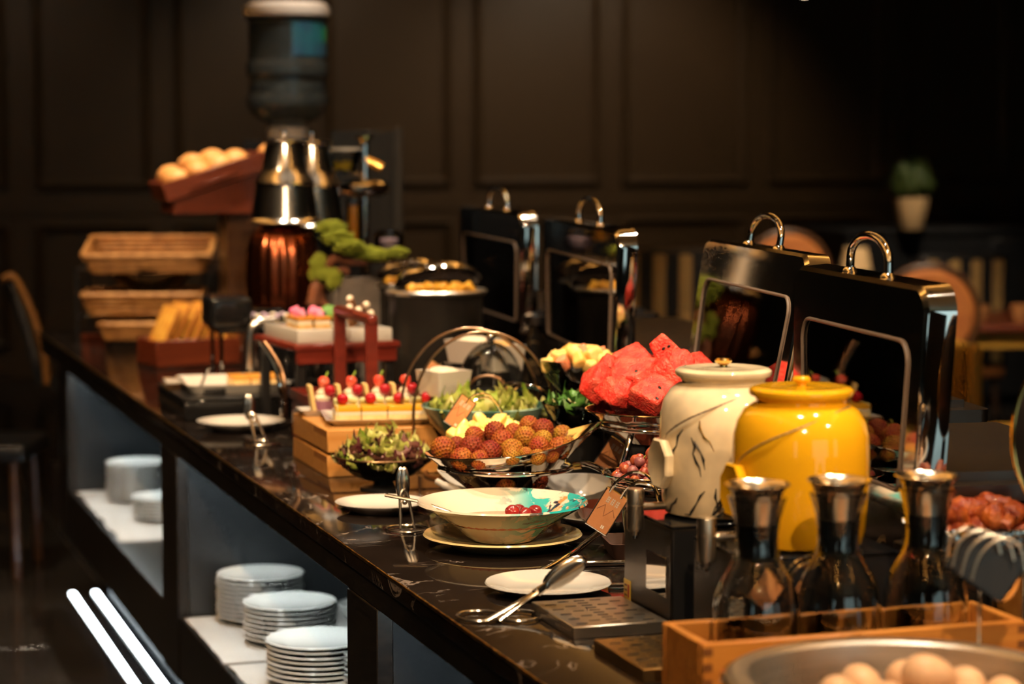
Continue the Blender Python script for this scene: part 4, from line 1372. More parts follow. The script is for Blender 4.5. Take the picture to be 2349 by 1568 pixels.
for k in range(4):
    q = rc + Vector((-.075 + (k % 2) * .042, -.085 + (k // 2) * .05, .2305))
    t = thing('petit_four', 'caramel-topped square cake with a pink flower on the red riser, ' + ['front guest side', 'front inner side', 'rear guest side', 'rear inner side'][k], 'cake', q, R(10), 'pink-topped cakes on the riser')
    obj('base', box(.036, .04, .008, .001), BISC, t)
    obj('cream', box(.034, .038, .01, .002), CK3, t, (0, 0, .008))
    obj('top_biscuit', box(.038, .042, .008, .002), pm('caramel_%d' % k, (.6, .24, .03), .3), t, (0, 0, .018))
    obj('flower', rough_up(ico(.012, 3), .005, 130, k), PINK, t, (-.004, 0, .032))
    obj('blueberry', sph(.006, 12, 8), BLUEB, t, (.012, .006, .031))
random.seed(9)
for k in range(7):
    q = rc + Vector((.035 + (k % 4) * .016, -.09 + (k // 4) * .045, .25 + (k % 3) * .012))
    t = thing('rolled_wafer', 'rolled chocolate wafer with a cream end heaped on the red riser', 'wafer', q, 0, 'rolled wafers on the riser', (R(55 + random.uniform(-20, 20)), random.uniform(-.3, .3), random.uniform(-.5, .5)))
    obj('roll', lathe([(.004, -.026), (.0085, -.026), (.0085, .026), (.004, .026), (.004, -.026)], 16), pm('wafer_%d' % k, (.3, .12, .04), .5) if k == 0 else bpy.data.materials['wafer_0'], t)
    obj('cream_end', sph(.0078, 12, 8, (1, 1, .7)), CK3, t, (0, 0, .026))
tag(obj('garnish', rough_up(ico(.02, 3), .008, 70, 1), pm('parsley', (.1, .26, .03), .5), None, rc + Vector((.03, .09, .25)), (0, 0, 0), (1.3, 1, .8)), 'bright green parsley sprig on the red riser', 'garnish')
# slim chrome tongs hooked beside the riser
q0 = D(655, 955, 4.98)
t = thing('hooked_tongs', 'bowed chrome tongs hanging beside the red riser', 'tongs', q0)
for k, off in enumerate((0, 14)):
    obj('arm', tube(cat([D(592 + off, 782, 4.9) - q0, D(612 + off, 810, 4.9) - q0, D(633 + off, 850, 4.9) - q0, D(645 + off * .6, 900, 4.9) - q0, D(648 + off * .4, 955, 4.95) - q0], 6), .0048, 8), CHROME if k == 0 else BRONZE, t)

# ------------------------------------------------------------------ black riser with white tray and sponge
t = thing('black_riser', 'low black gloss riser box near the counter edge', 'riser', (1.06, 5.47, .9))
obj('body', box2(-.14, .14, -.185, .185, 0, .048, .003), BLACKG, t)
obj('top', box2(-.142, .142, -.187, .187, .0482, .053, .001), BLACK, t)
t = thing('white_tray', 'white porcelain serving tray with a handle on the black riser', 'tray', (1.07, 5.47, .9535), R(-3))
obj('dish', rtray(.25, .26, .022, .02, .006, .014), PORC, t)
obj('tab_handle', box(.05, .075, .008, .003), PORC, t, (-.135, .04, .014))
obj('corner_foot', box(.05, .006, .012, .001), BLACK, t, (-.06, -.125, .002))
for k in range(3):
    q = Vector((1.08 + k * .042, 5.45, .9597))
    t = thing('sponge_square', 'golden sponge square on the white tray, ' + ['closest to the tray handle', 'between the other two', 'closest to the red riser'][k], 'cake', q, 0, 'sponge squares on the white tray')
    obj('crumb', box(.038, .1, .02, .003), CK1, t)
    obj('crust', rough_up(box(.038, .1, .006, .002), .0005, 90), pm('orange_crust_%d' % k, (.75, .32, .04), .4), t, (0, 0, .02))
q = D(458, 872, 5.5)
tag(obj('chrome_clip', tube(cat([q + Vector((0, 0, -.02)), q + Vector((.01, 0, .0)), q + Vector((.016, 0, .02)), q + Vector((.022, 0, .028))], 5), .004, 8), CHROME), 'small bent chrome clip standing on the white tray', 'clip')

# ------------------------------------------------------------------ shooter shelf
sh = D(600, 735, 5.85)
sh = Vector((1.27, 5.72, .9))
t = thing('dessert_shelf', 'black and chrome display shelf with a row of shooter glasses', 'shelf', sh)
obj('top_board', box2(-.2, .16, -.07, .07, .17, .182, .003), BLACKG, t)
obj('end_box', xf(box(.105, .14, .078, .016, 3), (-.165, 0, .182)), BLACKG, t)
obj('lower_board', box2(-.2, .17, -.07, .07, .04, .05, .003), BLACKG, t)
for sx in (-.19, .16):
    for sy in (-.06, .06):
        obj('post', tube([(sx, sy, 0), (sx, sy, .17)], .005, 8), CHROME, t)
obj('chrome_arch', tube(cat([(-.125, -.09, .0), (-.125, -.09, .1), (-.123, -.09, .165), (-.108, -.09, .195), (-.06, -.09, .2)], 6), .0135, 16), TONGM, t)
SHG = mesh(shell([(0, 0), (.0095, 0), (.012, .03)], .0008, 16))
SHC = mesh(lathe([(0, .0015), (.0085, .0015), (.0105, .02), (0, .02)], 14))
SHT = mesh(rough_up(lathe([(0, .02), (.0103, .02), (.009, .027), (.004, .032), (0, .033)], 14), .0006, 200))
LILAC = pm('lilac_cream', (.55, .4, .55), .5)
for k in range(22):
    i, j = k % 11, k // 11
    q = sh + Vector((-.095 + i * .0245, -.045 + j * .045, .1825))
    t = thing('shooter_glass', 'tiny layered cream shooter glass in the display row', 'dessert', q, 0, 'shooter glasses on the display shelf')
    obj('glass', SHG, THIN, t)
    obj('cream', SHC, CK1, t)
    obj('topping', SHT, LILAC if (i + j) % 3 else CK3, t)
SBOT = mesh(lathe([(0, 0), (.0095, 0), (.0105, .004), (.0105, .045), (.005, .055), (.005, .065), (0, .065)], 14))
for k in range(10):
    tag(obj('small_bottle', SBOT, BLACKG if k % 2 else DARKST, None, sh + Vector((-.1 + k * .026, -.045, .0505))), 'tiny dark bottle lined up on the lower display board', 'bottle', 'dark bottles on the display shelf')

# ------------------------------------------------------------------ toast box
tb = S(375, 822, .9)
tb = Vector((1.175, 6.66, .9))
t = thing('toast_box', 'dark red wooden box of sliced toast at the far end', 'box', tb, R(12))
for s_ in (-1, 1):
    obj('long_side', box2(-.13, .13, -.005, .005, 0, .075, .002), WOODM, t, (0, s_ * .075, .0))
    obj('short_side', box2(-.005, .005, -.07, .07, 0, .075, .002), WOODM, t, (s_ * .125, 0, .0))
obj('base', box2(-.12, .12, -.07, .07, 0, .01), WOODM, t)
tm = pm('toast_crumb', (.78, .42, .06), .7, c2=(.65, .28, .03), ns=40)
tcr = pm('toast_crust', (.5, .18, .03), .6)
toast_in = mesh(xf(box(.012, .098, .098, .003, 2), (0, 0, 0)))
toast_cr = mesh(loft([[(-.0055, x, z + .05) for x, z in rrect(.104, .104, .015)], [(.0055, x, z + .05) for x, z in rrect(.104, .104, .015)], [(.0055, x, z + .05) for x, z in rrect(.094, .094, .012)], [(-.0055, x, z + .05) for x, z in rrect(.094, .094, .012)], [(-.0055, x, z + .05) for x, z in rrect(.104, .104, .015)]], False, False))
rotm = Matrix.Rotation(R(12), 4, 'Z')
for k in range(8):
    q = tb + rotm @ Vector((-.105 + k * .031, (k % 3 - 1) * .004, .05 + (k % 2) * .008))
    s_ = thing('toast_slice', 'golden toast slice leaning in the dark red box', 'toast', q, 0, 'toast slices in the red box', (0, R(26), R(12)))
    s_.scale = (1.0, 1.2, 1.3)
    obj('crumb', toast_in, tm, s_, (0, 0, .001))
    obj('crust', toast_cr, tcr, s_)

# ------------------------------------------------------------------ wicker baskets at the far end
def basket(c, lx, ly, h, lab, rz=0, tilt_=0):
    t = thing('wicker_basket', lab, 'basket', c, 0, None, (tilt_, 0, rz))
    rows = 5
    base = obj('base', box2(-lx / 2 * .86, lx / 2 * .86, -ly / 2 * .86, ly / 2 * .86, 0, .006, .002), WICKER, t)
    for k in range(rows):
        f = .88 + .12 * k / (rows - 1)
        pts = []
        rr = rrect(lx * f, ly * f, .03, 4)
        dense = cat([(x, y, 0) for x, y in rr], 3, True)
        for i, p in enumerate(dense):
            pts.append((p.x * (1 + .008 * (-1) ** (i + k)), p.y * (1 + .01 * (-1) ** (i + k)), .008 + h * k / (rows - 1)))
        obj('woven_strand' if k < rows - 1 else 'rim', tube(pts, h / rows * .55 if k < rows - 1 else .0095, 6, True), WICKER, t)
    st = []
    rr = cat([(x, y, 0) for x, y in rrect(lx, ly, .03, 4)], 2, True)
    for i, p in enumerate(rr):
        if i % 2 == 0:
            st.append(tube([(p.x * .9, p.y * .9, .003), (p.x * 1.0, p.y * 1.0, h)], .0025, 5))
    so = obj('stakes', join(*st), WICKER, t)
    so['kind'] = 'stuff'
    return t


b1 = D(345, 608, 7.5)
bx, by = b1.x, b1.y
basket((bx, by, b1.z), .40, .3, .055, 'top wicker basket standing over the glass bowl', R(-14), R(9))
basket((bx - .02, by, .985), .37, .29, .06, 'wicker basket in the middle of the stacked display', R(-14))
basket((bx - .03, by - .03, .906), .26, .22, .045, 'lowest wicker basket at the foot of the stacked display', R(-14))
tag(obj('glass_bowl', shell([(0, 0), (.06, 0), (.1, .02), (.135, .06), (.145, .095)], .003, 40), THIN, None, (bx, by, 1.052)), 'wide clear glass bowl between the wicker baskets', 'bowl')
t = thing('basket_rack', 'black wire rack holding the stacked wicker baskets', 'rack', (bx, by, .9), R(-14))
for sx in (-1, 1):
    for sy in (-1, 1):
        obj('post', tube([(sx * .218, sy * .17, 0), (sx * .218, sy * .17, b1.z - .9)], .005, 8), BLACK, t)
    obj('shelf_bar', tube([(-.218, sx * .1, b1.z - .905), (.218, sx * .1, b1.z - .905)], .004, 8), BLACK, t)
    obj('shelf_bar', tube([(-.218, sx * .1, .08), (.218, sx * .1, .08)], .004, 8), BLACK, t)
    obj('side_bar', tube([(sx * .218, -.17, b1.z - .905), (sx * .218, .17, b1.z - .905)], .005, 8), BLACK, t)
    obj('lower_bar', tube([(sx * .218, -.17, .08), (sx * .218, .17, .08)], .005, 8), BLACK, t)
random.seed(3)
CRO = pm('croissant_crust', (.42, .2, .05), .5, c2=(.3, .12, .03), ns=20)
for k in range(6):
    g = tube(cat([(-.045, .012, 0), (-.02, -.004, .008), (.02, -.004, .008), (.045, .012, 0)], 5), [.006] * 2 + [.012] * 3 + [.019] * 6 + [.012] * 3 + [.006] * 2, 10)
    tag(obj('croissant', rough_up(g, .002, 60, k), CRO, None, Vector((bx - .12 + (k % 3) * .1, by - .06 + (k // 3) * .1, 1.016)), (0, 0, random.uniform(0, 3))), 'brown croissant in the middle wicker basket', 'croissant', 'croissants in the wicker basket')
for k in range(5):
    g = rough_up(sph(1, 16, 10, (.045, .03, .024)), .002, 40, k)
    tag(obj('bread_roll', g, CRO, None, Vector((bx - .09 + k * .035, by - .05 + (k % 2) * .07, .945)), (0, 0, k)), 'dim bread roll in the lowest wicker basket', 'bread roll', 'rolls in the lowest basket')
g = box(.1, .045, .012, .003)
tag(obj('price_block', g, WOODM, None, S(222, 775, .9), (0, 0, R(-50))), 'small brown price block on the dark counter end', 'price block')
tag(obj('napkin_cone', lathe([(.05, 0), (.045, .05), (.02, .14), (0, .2)], 10), pm('brown_paper', (.07, .045, .03), .7), None, flat(D(510, 640, 7.82), 1.1)), 'brown paper cone beside the bread pedestal', 'paper cone')
tag(obj('cone_pedestal', box(.12, .12, .2, .004), BLACK, None, flat(D(510, 640, 7.82), .9)), 'black block under the brown paper cone', 'block')

# ------------------------------------------------------------------ tilted bread bin on a pedestal
nb = D(384, 420, 6.9)
tilt = R(-17.5)
t = thing('bread_bin', 'mahogany bread bin tilted on a wedge and dark pedestal', 'bread bin', (nb.x, nb.y, .9), R(0))
TL, TW, TH = .325, .26, .057
z0 = nb.z - .9 - TH
def tl(g, dx=0, dy=0, dz=0):
    return xf(xf(g, (dx, dy, dz)), (0, 0, z0), (0, tilt, 0))
for sy, nm in ((0, 'near_side'), (TW - .012, 'far_side')):
    obj('long_side', tl(box2(0, TL, sy, sy + .012, 0, TH, .002)), WOODM, t)
for sx in (0, TL - .012):
    obj('end_side', tl(box2(sx, sx + .012, .012, TW - .012, 0, TH, .002)), WOODM, t)
obj('floor_board', tl(box2(.01, TL - .01, .01, TW - .01, 0, .008)), WOODM, t)
obj('moulding', tl(box2(.08, TL - .1, -.006, 0, .016, .024, .001)), WOODM, t)
w0 = z0 - .035
def wz(x):
    return z0 + math.sin(-tilt) * x / math.cos(tilt) - .004
wedge = ([(.02, .015, w0), (TL - .02, .015, w0), (TL - .02, .015, wz(TL - .02)), (.02, .015, wz(.02)), (.02, TW - .015, w0), (TL - .02, TW - .015, w0), (TL - .02, TW - .015, wz(TL - .02)), (.02, TW - .015, wz(.02))],
         [(0, 1, 2, 3), (7, 6, 5, 4), (0, 4, 5, 1), (1, 5, 6, 2), (2, 6, 7, 3), (3, 7, 4, 0)])
obj('wedge', wedge, WOODM, t, smooth=False)
obj('pedestal', box2(.19, .29, .06, .2, 0, w0, .003), WOODD, t)
obj('pedestal_foot', box2(.14, .34, .02, .24, 0, .015, .003), WOODD, t)
BUNM = pm('golden_bun', (.66, .27, .06), .45, c2=(.72, .38, .14), ns=14, nlo=.3, nhi=.7)
bun_me = mesh(rough_up(sph(1, 20, 12, (.043, .043, .034)), .0015, 30))
rot14 = Matrix.Rotation(R(0), 4, 'Z')
rt_ = Matrix.Rotation(tilt, 4, 'Y')
for k, (u, v, h) in enumerate(((.055, .06, .05), (.06, .15, .06), (.065, .21, .055), (.125, .055, .055), (.125, .135, .075), (.13, .205, .06), (.19, .06, .055), (.19, .14, .07), (.195, .205, .06), (.25, .08, .05))):
    q = Vector((nb.x, nb.y, .9)) + rot14 @ (Vector((0, 0, z0)) + rt_ @ Vector((u, v, h)))
    tag(obj('bun', bun_me, BUNM, None, q, (random.uniform(-.3, .3), tilt, k)), 'round golden bun in the tilted mahogany bin', 'bun', 'buns in the tilted bin')
tag(obj('side_bun', bun_me, BUNM, None, D(622, 352, 7.1)), 'single golden bun tucked behind the chrome urns', 'bun')
tag(obj('bun_post', lathe([(0, 0), (.022, 0), (.022, .01), (.012, .016), (.012, .6), (.03, .61), (0, .612)], 20), BLACK, None, flat(D(622, 352, 7.1), D(622, 352, 7.1).z - .034 - .612)), 'slim black post carrying the single bun behind the urns', 'post')

# ------------------------------------------------------------------ water bottle and dispenser
wb_ = D(660, 280, 7.42)
t = thing('water_dispenser', 'black table water dispenser under the big bottle', 'dispenser', (wb_.x, wb_.y, .9), R(-18))
obj('body', box2(-.13, .13, -.13, .15, 0, .645, .01, 2), BLACKG, t)
obj('collar', lathe([(0, .645), (.06, .645), (.064, .65), (.064, .68), (.056, .688), (0, .688)], 36), pm('white_plastic', (.75, .74, .76), .3), t)
t = thing('water_bottle', 'large clear upturned water bottle with a white base cap', 'bottle', (wb_.x, wb_.y, 1.589))
bp_ = [(.03, 0), (.06, .006), (.09, .02), (.118, .042), (.129, .065), (.131, .09), (.129, .097), (.1225, .1), (.1225, .155), (.129, .158), (.131, .164), (.131, .2), (.128, .205), (.1235, .208), (.1235, .33), (.128, .335), (.131, .343)]
obj('shell', lathe(bp_ + [(.129, .343), (.121, .33), (.1215, .208), (.129, .2), (.129, .164), (.1205, .155), (.1205, .1), (.127, .09), (.125, .065), (.115, .044), (.088, .023), (.06, .009), (.03, .003), (.03, 0)], 64), PCARB, t)
obj('base_cap', lathe([(0, .343), (.126, .343), (.136, .35), (.139, .362), (.136, .38), (.12, .392), (.06, .394), (0, .39)], 56), bpy.data.materials['white_plastic'], t)
lab_ = []
for i in range(15):
    a = R(-95) + i / 14 * R(82)
    lab_.append((.1255 * math.cos(a), .1255 * math.sin(a)))
lg = loft([[(x, y, .222) for x, y in lab_] + [(x * .997, y * .997, .222) for x, y in lab_[::-1]], [(x, y, .33) for x, y in lab_] + [(x * .997, y * .997, .33) for x, y in lab_[::-1]]])
lbl = obj('bottle_label', lg, pm('blue_label', (.03, .1, .2), .3, c2=(.02, .22, .25), ns=6), t)
for nm, a0, a1, za, zb, c in (('green_patch', -40, -26, .268, .312, (.03, .4, .2)), ('amber_patch', -22, -14, .268, .31, (.45, .25, .05))):
    pts = [(.1262 * math.cos(R(a0 + (a1 - a0) * i / 5)), .1262 * math.sin(R(a0 + (a1 - a0) * i / 5))) for i in range(6)]
    obj(nm, loft([[(x, y, za) for x, y in pts] + [(x * .998, y * .998, za) for x, y in pts[::-1]], [(x, y, zb) for x, y in pts] + [(x * .998, y * .998, zb) for x, y in pts[::-1]]]), pm(nm, c, .4), lbl)
mb_ = D(832, 300, 7.45)
t = thing('black_board', 'tall black board with a grey frame beside the water dispenser', 'board', (mb_.x, mb_.y, .9), R(-18))
obj('panel', box2(-.1, .1, -.008, .008, 0.02, mb_.z - .9, .002), BLACK, t)
obj('frame_post', box2(.1, .128, -.014, .014, 0, mb_.z - .89, .003), pm('charcoal_frame', (.03, .028, .026), .4), t)
obj('foot', box2(-.1, .12, -.06, .06, 0, .02, .003), BLACK, t)

# ------------------------------------------------------------------ chrome-topped urns and copper urn
urn_prof = [(0, .0), (.097, 0), (.1, .004), (.097, .01), (.09, .016), (.078, .105), (.0775, .11), (.08, .115), (.078, .12), (.07, .134), (.062, .15), (.059, .158), (.05, .225), (.054, .228), (.057, .233), (.056, .237), (.045, .24), (0, .242)]
urn_me = mesh(lathe(urn_prof, 56))
def flute(a, z):
    return .045 * abs(math.cos(a * 9)) - .02
c_u = D(648, 650, 6.15)
cz = c_u.z - .06
t = thing('copper_urn', 'ribbed copper urn with a rounded shoulder under the chrome top', 'urn', (c_u.x, c_u.y, .9))
obj('pedestal', box2(-.09, .09, -.09, .09, 0, cz - .9, .004), BLACKG, t)
top_c = D(665, 512, 6.15).z
H_ = top_c - cz
obj('ribbed_body', lathe([(0, 0), (.092, 0), (.095, .01), (.095, H_ * .55), (.092, H_ * .7), (.083, H_ * .84), (.066, H_ * .94), (.045, H_ * .99), (0, H_)], 144, flute), COPPER, t, (0, 0, cz - .9), ang=80)
t = thing('chrome_urn', 'tall stepped chrome urn top standing on the copper urn', 'urn', (c_u.x + .008, c_u.y, top_c + .001))
obj('body', urn_me, URNCH, t, scale=(1.0, 1.0, .93))
obj('knob', lathe([(0, .224), (.006, .224), (.005, .232), (.01, .238), (.01, .244), (0, .248)], 16), CHROME, t)
c_r = D(716, 522, 6.38)
t = thing('chrome_urn', 'tall stepped chrome urn on a dark column behind the moss', 'urn', (c_r.x, c_r.y, .9))
obj('column', lathe([(0, 0), (.055, 0), (.055, c_r.z - .9), (0, c_r.z - .9)], 32), BLACKG, t)
obj('body', urn_me, URNCH, t, (0, 0, c_r.z - .899))
obj('knob', lathe([(0, .24), (.006, .24), (.005, .248), (.01, .254), (.01, .26), (0, .264)], 16), CHROME, t, (0, 0, c_r.z - .899))

# ------------------------------------------------------------------ juice dispenser
jd = D(838, 640, 6.55)
jz = lambda y: D(838, y, 6.55).z - .9
t = thing('juice_dispenser', 'chrome and glass juice tower with an orange juice column', 'juice dispenser', (jd.x, jd.y, .9))
obj('column', tube([(0, 0, 0), (0, 0, jz(330))], .0125, 16), CHROME, t)
obj('base', lathe([(0, 0), (.07, 0), (.07, .01), (.03, .02), (0, .022)], 32), CHROME, t)
obj('top_knob', lathe([(0, 0), (.012, 0), (.011, .02), (.013, .03), (.028, .034), (.028, .04), (0, .044)], 24), GOLD, t, (0, 0, jz(345)))
obj('crown', lathe([(0, 0), (.05, 0), (.066, .012), (.07, .026), (.066, .036), (.05, .044), (.02, .05), (0, .05)], 28, lambda a, z: .06 * math.cos(a * 8)), CHROME, t, (0, 0, jz(450)))
off = RT * -.062
obj('upper_cup', shell([(0, 0), (.04, 0), (.052, .06), (.054, .065)], .002, 28), THIN, t, off + Vector((0, 0, jz(392))))
obj('cup_lid', lathe([(0, 0), (.055, 0), (.055, .008), (0, .01)], 28), PORC, t, off + Vector((0, 0, jz(345))))
obj('cup_arm', tube([off + Vector((0, 0, jz(392))), Vector((0, 0, jz(400)))], .006, 10), CHROME, t)
obj('cup_arm', tube([RT * .05 + Vector((0, 0, jz(385))), Vector((0, 0, jz(365)))], .013, 10), GOLD, t)
lemon = [(-.02, .0), (.012, .01), (.0, -.02), (.022, -.012)]
for k, (a, b) in enumerate(lemon):
    tag(obj('lemon', rough_up(sph(1, 14, 10, (.017, .014, .014)), .001, 60, k), pm('lemon_skin_%d' % k, (.85, .55, .04), .35), None, jd + off + Vector((a, b, 0)) + Vector((0, 0, jz(380) - (jd.z - .9)))), 'yellow lemon in the cup of the juice tower', 'lemon', 'lemons in the juice tower')
o2 = RT * -.04 + Vector((.0, -.03, 0))
obj('juice_tube', shell([(0, 0), (.021, 0), (.021, .125)], .0015, 24), THIN, t, o2 + Vector((0, 0, jz(555))))
obj('juice', lathe([(0, .002), (.0192, .002), (.0192, .105), (0, .105)], 24), pm('orange_juice', (.85, .33, .01), .2, sss=.3), t, o2 + Vector((0, 0, jz(555))))
obj('tube_arm', tube([o2 + Vector((0, 0, jz(550))), Vector((0, 0, jz(550)))], .006, 8), CHROME, t)
vs = D(892, 560, 6.42)
t = thing('sugar_jar', 'small glass jar with lilac filling beside the moss garden', 'jar', (vs.x, vs.y, .9))
obj('stem', lathe([(0, 0), (.04, 0), (.04, .008), (.01, .015), (.01, vs.z - .93), (.03, vs.z - .925), (0, vs.z - .922)], 24), CHROME, t)
obj('glass', shell([(0, 0), (.03, 0), (.042, .02), (.04, .05), (.03, .06)], .002, 28), THIN, t, (0, 0, vs.z - .922))
obj('filling', lathe([(0, .003), (.028, .003), (.038, .02), (.036, .036), (0, .04)], 24), LILAC, t, (0, 0, vs.z - .922))

# ------------------------------------------------------------------ moss bonsai
mo = D(770, 700, 6.02)
t = thing('moss_bonsai', 'driftwood bonsai with bright green moss pads on a grey stone block', 'bonsai', (mo.x, mo.y, .9))
B0 = Vector((mo.x, mo.y, .9))
def ml(px, py, d=6.02):
    return D(px, py, d) - B0
STONE = pm('grey_stone', (.16, .14, .13), .7, c2=(.1, .09, .085), ns=9, bump=.4, bs=30)
obj('stone_block', box2(-.055, .075, -.06, .06, 0, ml(790, 640).z, .006), STONE, t, (.04, .02, 0))
BARK = pm('driftwood_bark', (.22, .075, .03), .6, c2=(.12, .04, .02), ns=30, bump=.6, bs=60)
trk = obj('trunk', rough_up(tube(cat([ml(718, 700), ml(728, 655), ml(745, 615), ml(770, 590), ml(800, 572)], 5), [.018] * 6 + [.014] * 8 + [.01] * 7, 9), .002, 60), BARK, t)
obj('branch', rough_up(tube(cat([ml(770, 592), ml(815, 600), ml(860, 598), ml(915, 588)], 5), [.01] * 8 + [.006] * 8, 8), .0015, 60), BARK, trk)
obj('branch', rough_up(tube(cat([ml(745, 615), ml(768, 625), ml(785, 618), ml(800, 625)], 5), .009, 8), .002, 60), BARK, trk)
obj('branch', tube(cat([ml(728, 660), ml(740, 690), ml(752, 705)], 5), .009, 8), BARK, trk)
MOSSM = pm('bright_moss', (.52, .64, .05), .7, c2=(.68, .74, .1), ns=40, bump=.9, bs=160)
for k, (px, py, rx, rz_) in enumerate(((760, 522, 32, 16), (775, 545, 36, 18), (800, 565, 34, 16), (838, 580, 34, 15), (872, 585, 32, 13), (910, 580, 26, 12), (733, 605, 20, 22), (745, 630, 22, 16), (765, 640, 18, 22), (722, 628, 14, 16))):
    g = rough_up(rough_up(rough_up(ico(1, 5), .25, 2.2, k), .26, 6.0, k), .22, 15.0, k + 2)
    s_ = 6.02 / 5300
    obj('moss_pad', g, MOSSM, t, ml(px, py, 6.02 - .02 * (k % 3)), (0, 0, k), (rx * s_, rx * s_ * .9, rz_ * s_))

# ------------------------------------------------------------------ soup kettles
KET = pm('black_enamel', (.016, .014, .013), .3, c2=(.02, .018, .016), ns=20, bump=.1)
YFOOD = pm('yellow_noodle', (.75, .4, .04), .4, c2=(.6, .28, .03), ns=30)


def kettle(px, py, d, r_, lab, foodlab):
    c = D(px, py, d)
    t = thing('soup_kettle', lab, 'kettle', (c.x, c.y, .9))
    h = c.z - .9
    obj('body', lathe([(0, 0), (r_ * .82, 0), (r_ * .9, .01), (r_, h * .5), (r_ * 1.0, h * .9), (r_ * 1.02, h * .96), (r_ * .9, h * .98), (r_ * .9, h * .8), (0, h * .8)], 56), KET, t)
    obj('rim', lathe([(r_ * .86, h * .965), (r_ * 1.08, h * .96), (r_ * 1.1, h * .985), (r_ * 1.06, h), (r_ * .88, h * .99), (r_ * .86, h * .965)], 56), STEEL, t)
    dome = [(r_ * .95 * math.cos(R(a)), r_ * .35 * math.sin(R(a))) for a in range(0, 91, 15)]
    dome[-1] = (0, r_ * .35)
    lid = obj('lid', lathe(dome, 48), CHROME, t, (r_ * .25, r_ * .75, h + .01), (R(-24), 0, 0))
    rnd = random.Random(px)
    for k in range(14):
        a = k * 2.4
        f = math.sqrt((k + .5) / 14) * r_ * .72
        tag(obj('food_piece', PN[k % 3], YFOOD, None, (c.x + f * math.cos(a) * .9, c.y + f * math.sin(a) * .7 - .02, c.z - .002), (k, k * 2, 0), 1.0), foodlab, 'food', foodlab.split(' in ')[1])


kettle(1000, 662, 5.7, .115, 'round black soup kettle with a raised chrome lid nearest the open chafing lids', 'yellow fried piece in the nearer black kettle')
kettle(938, 645, 6.08, .1, 'round black soup kettle with a raised chrome lid beside the moss bonsai', 'yellow fried piece in the farther black kettle')

# ------------------------------------------------------------------ chafing dishes with upright glazed lids
CHB = vein_mat('black_faux_marble', (.012, .011, .011), (.6, .42, .2), .14, scale=6, width=.012, amount=.8)
PANF = pm('steel_pan', (.5, .47, .42), .25, 1.0)


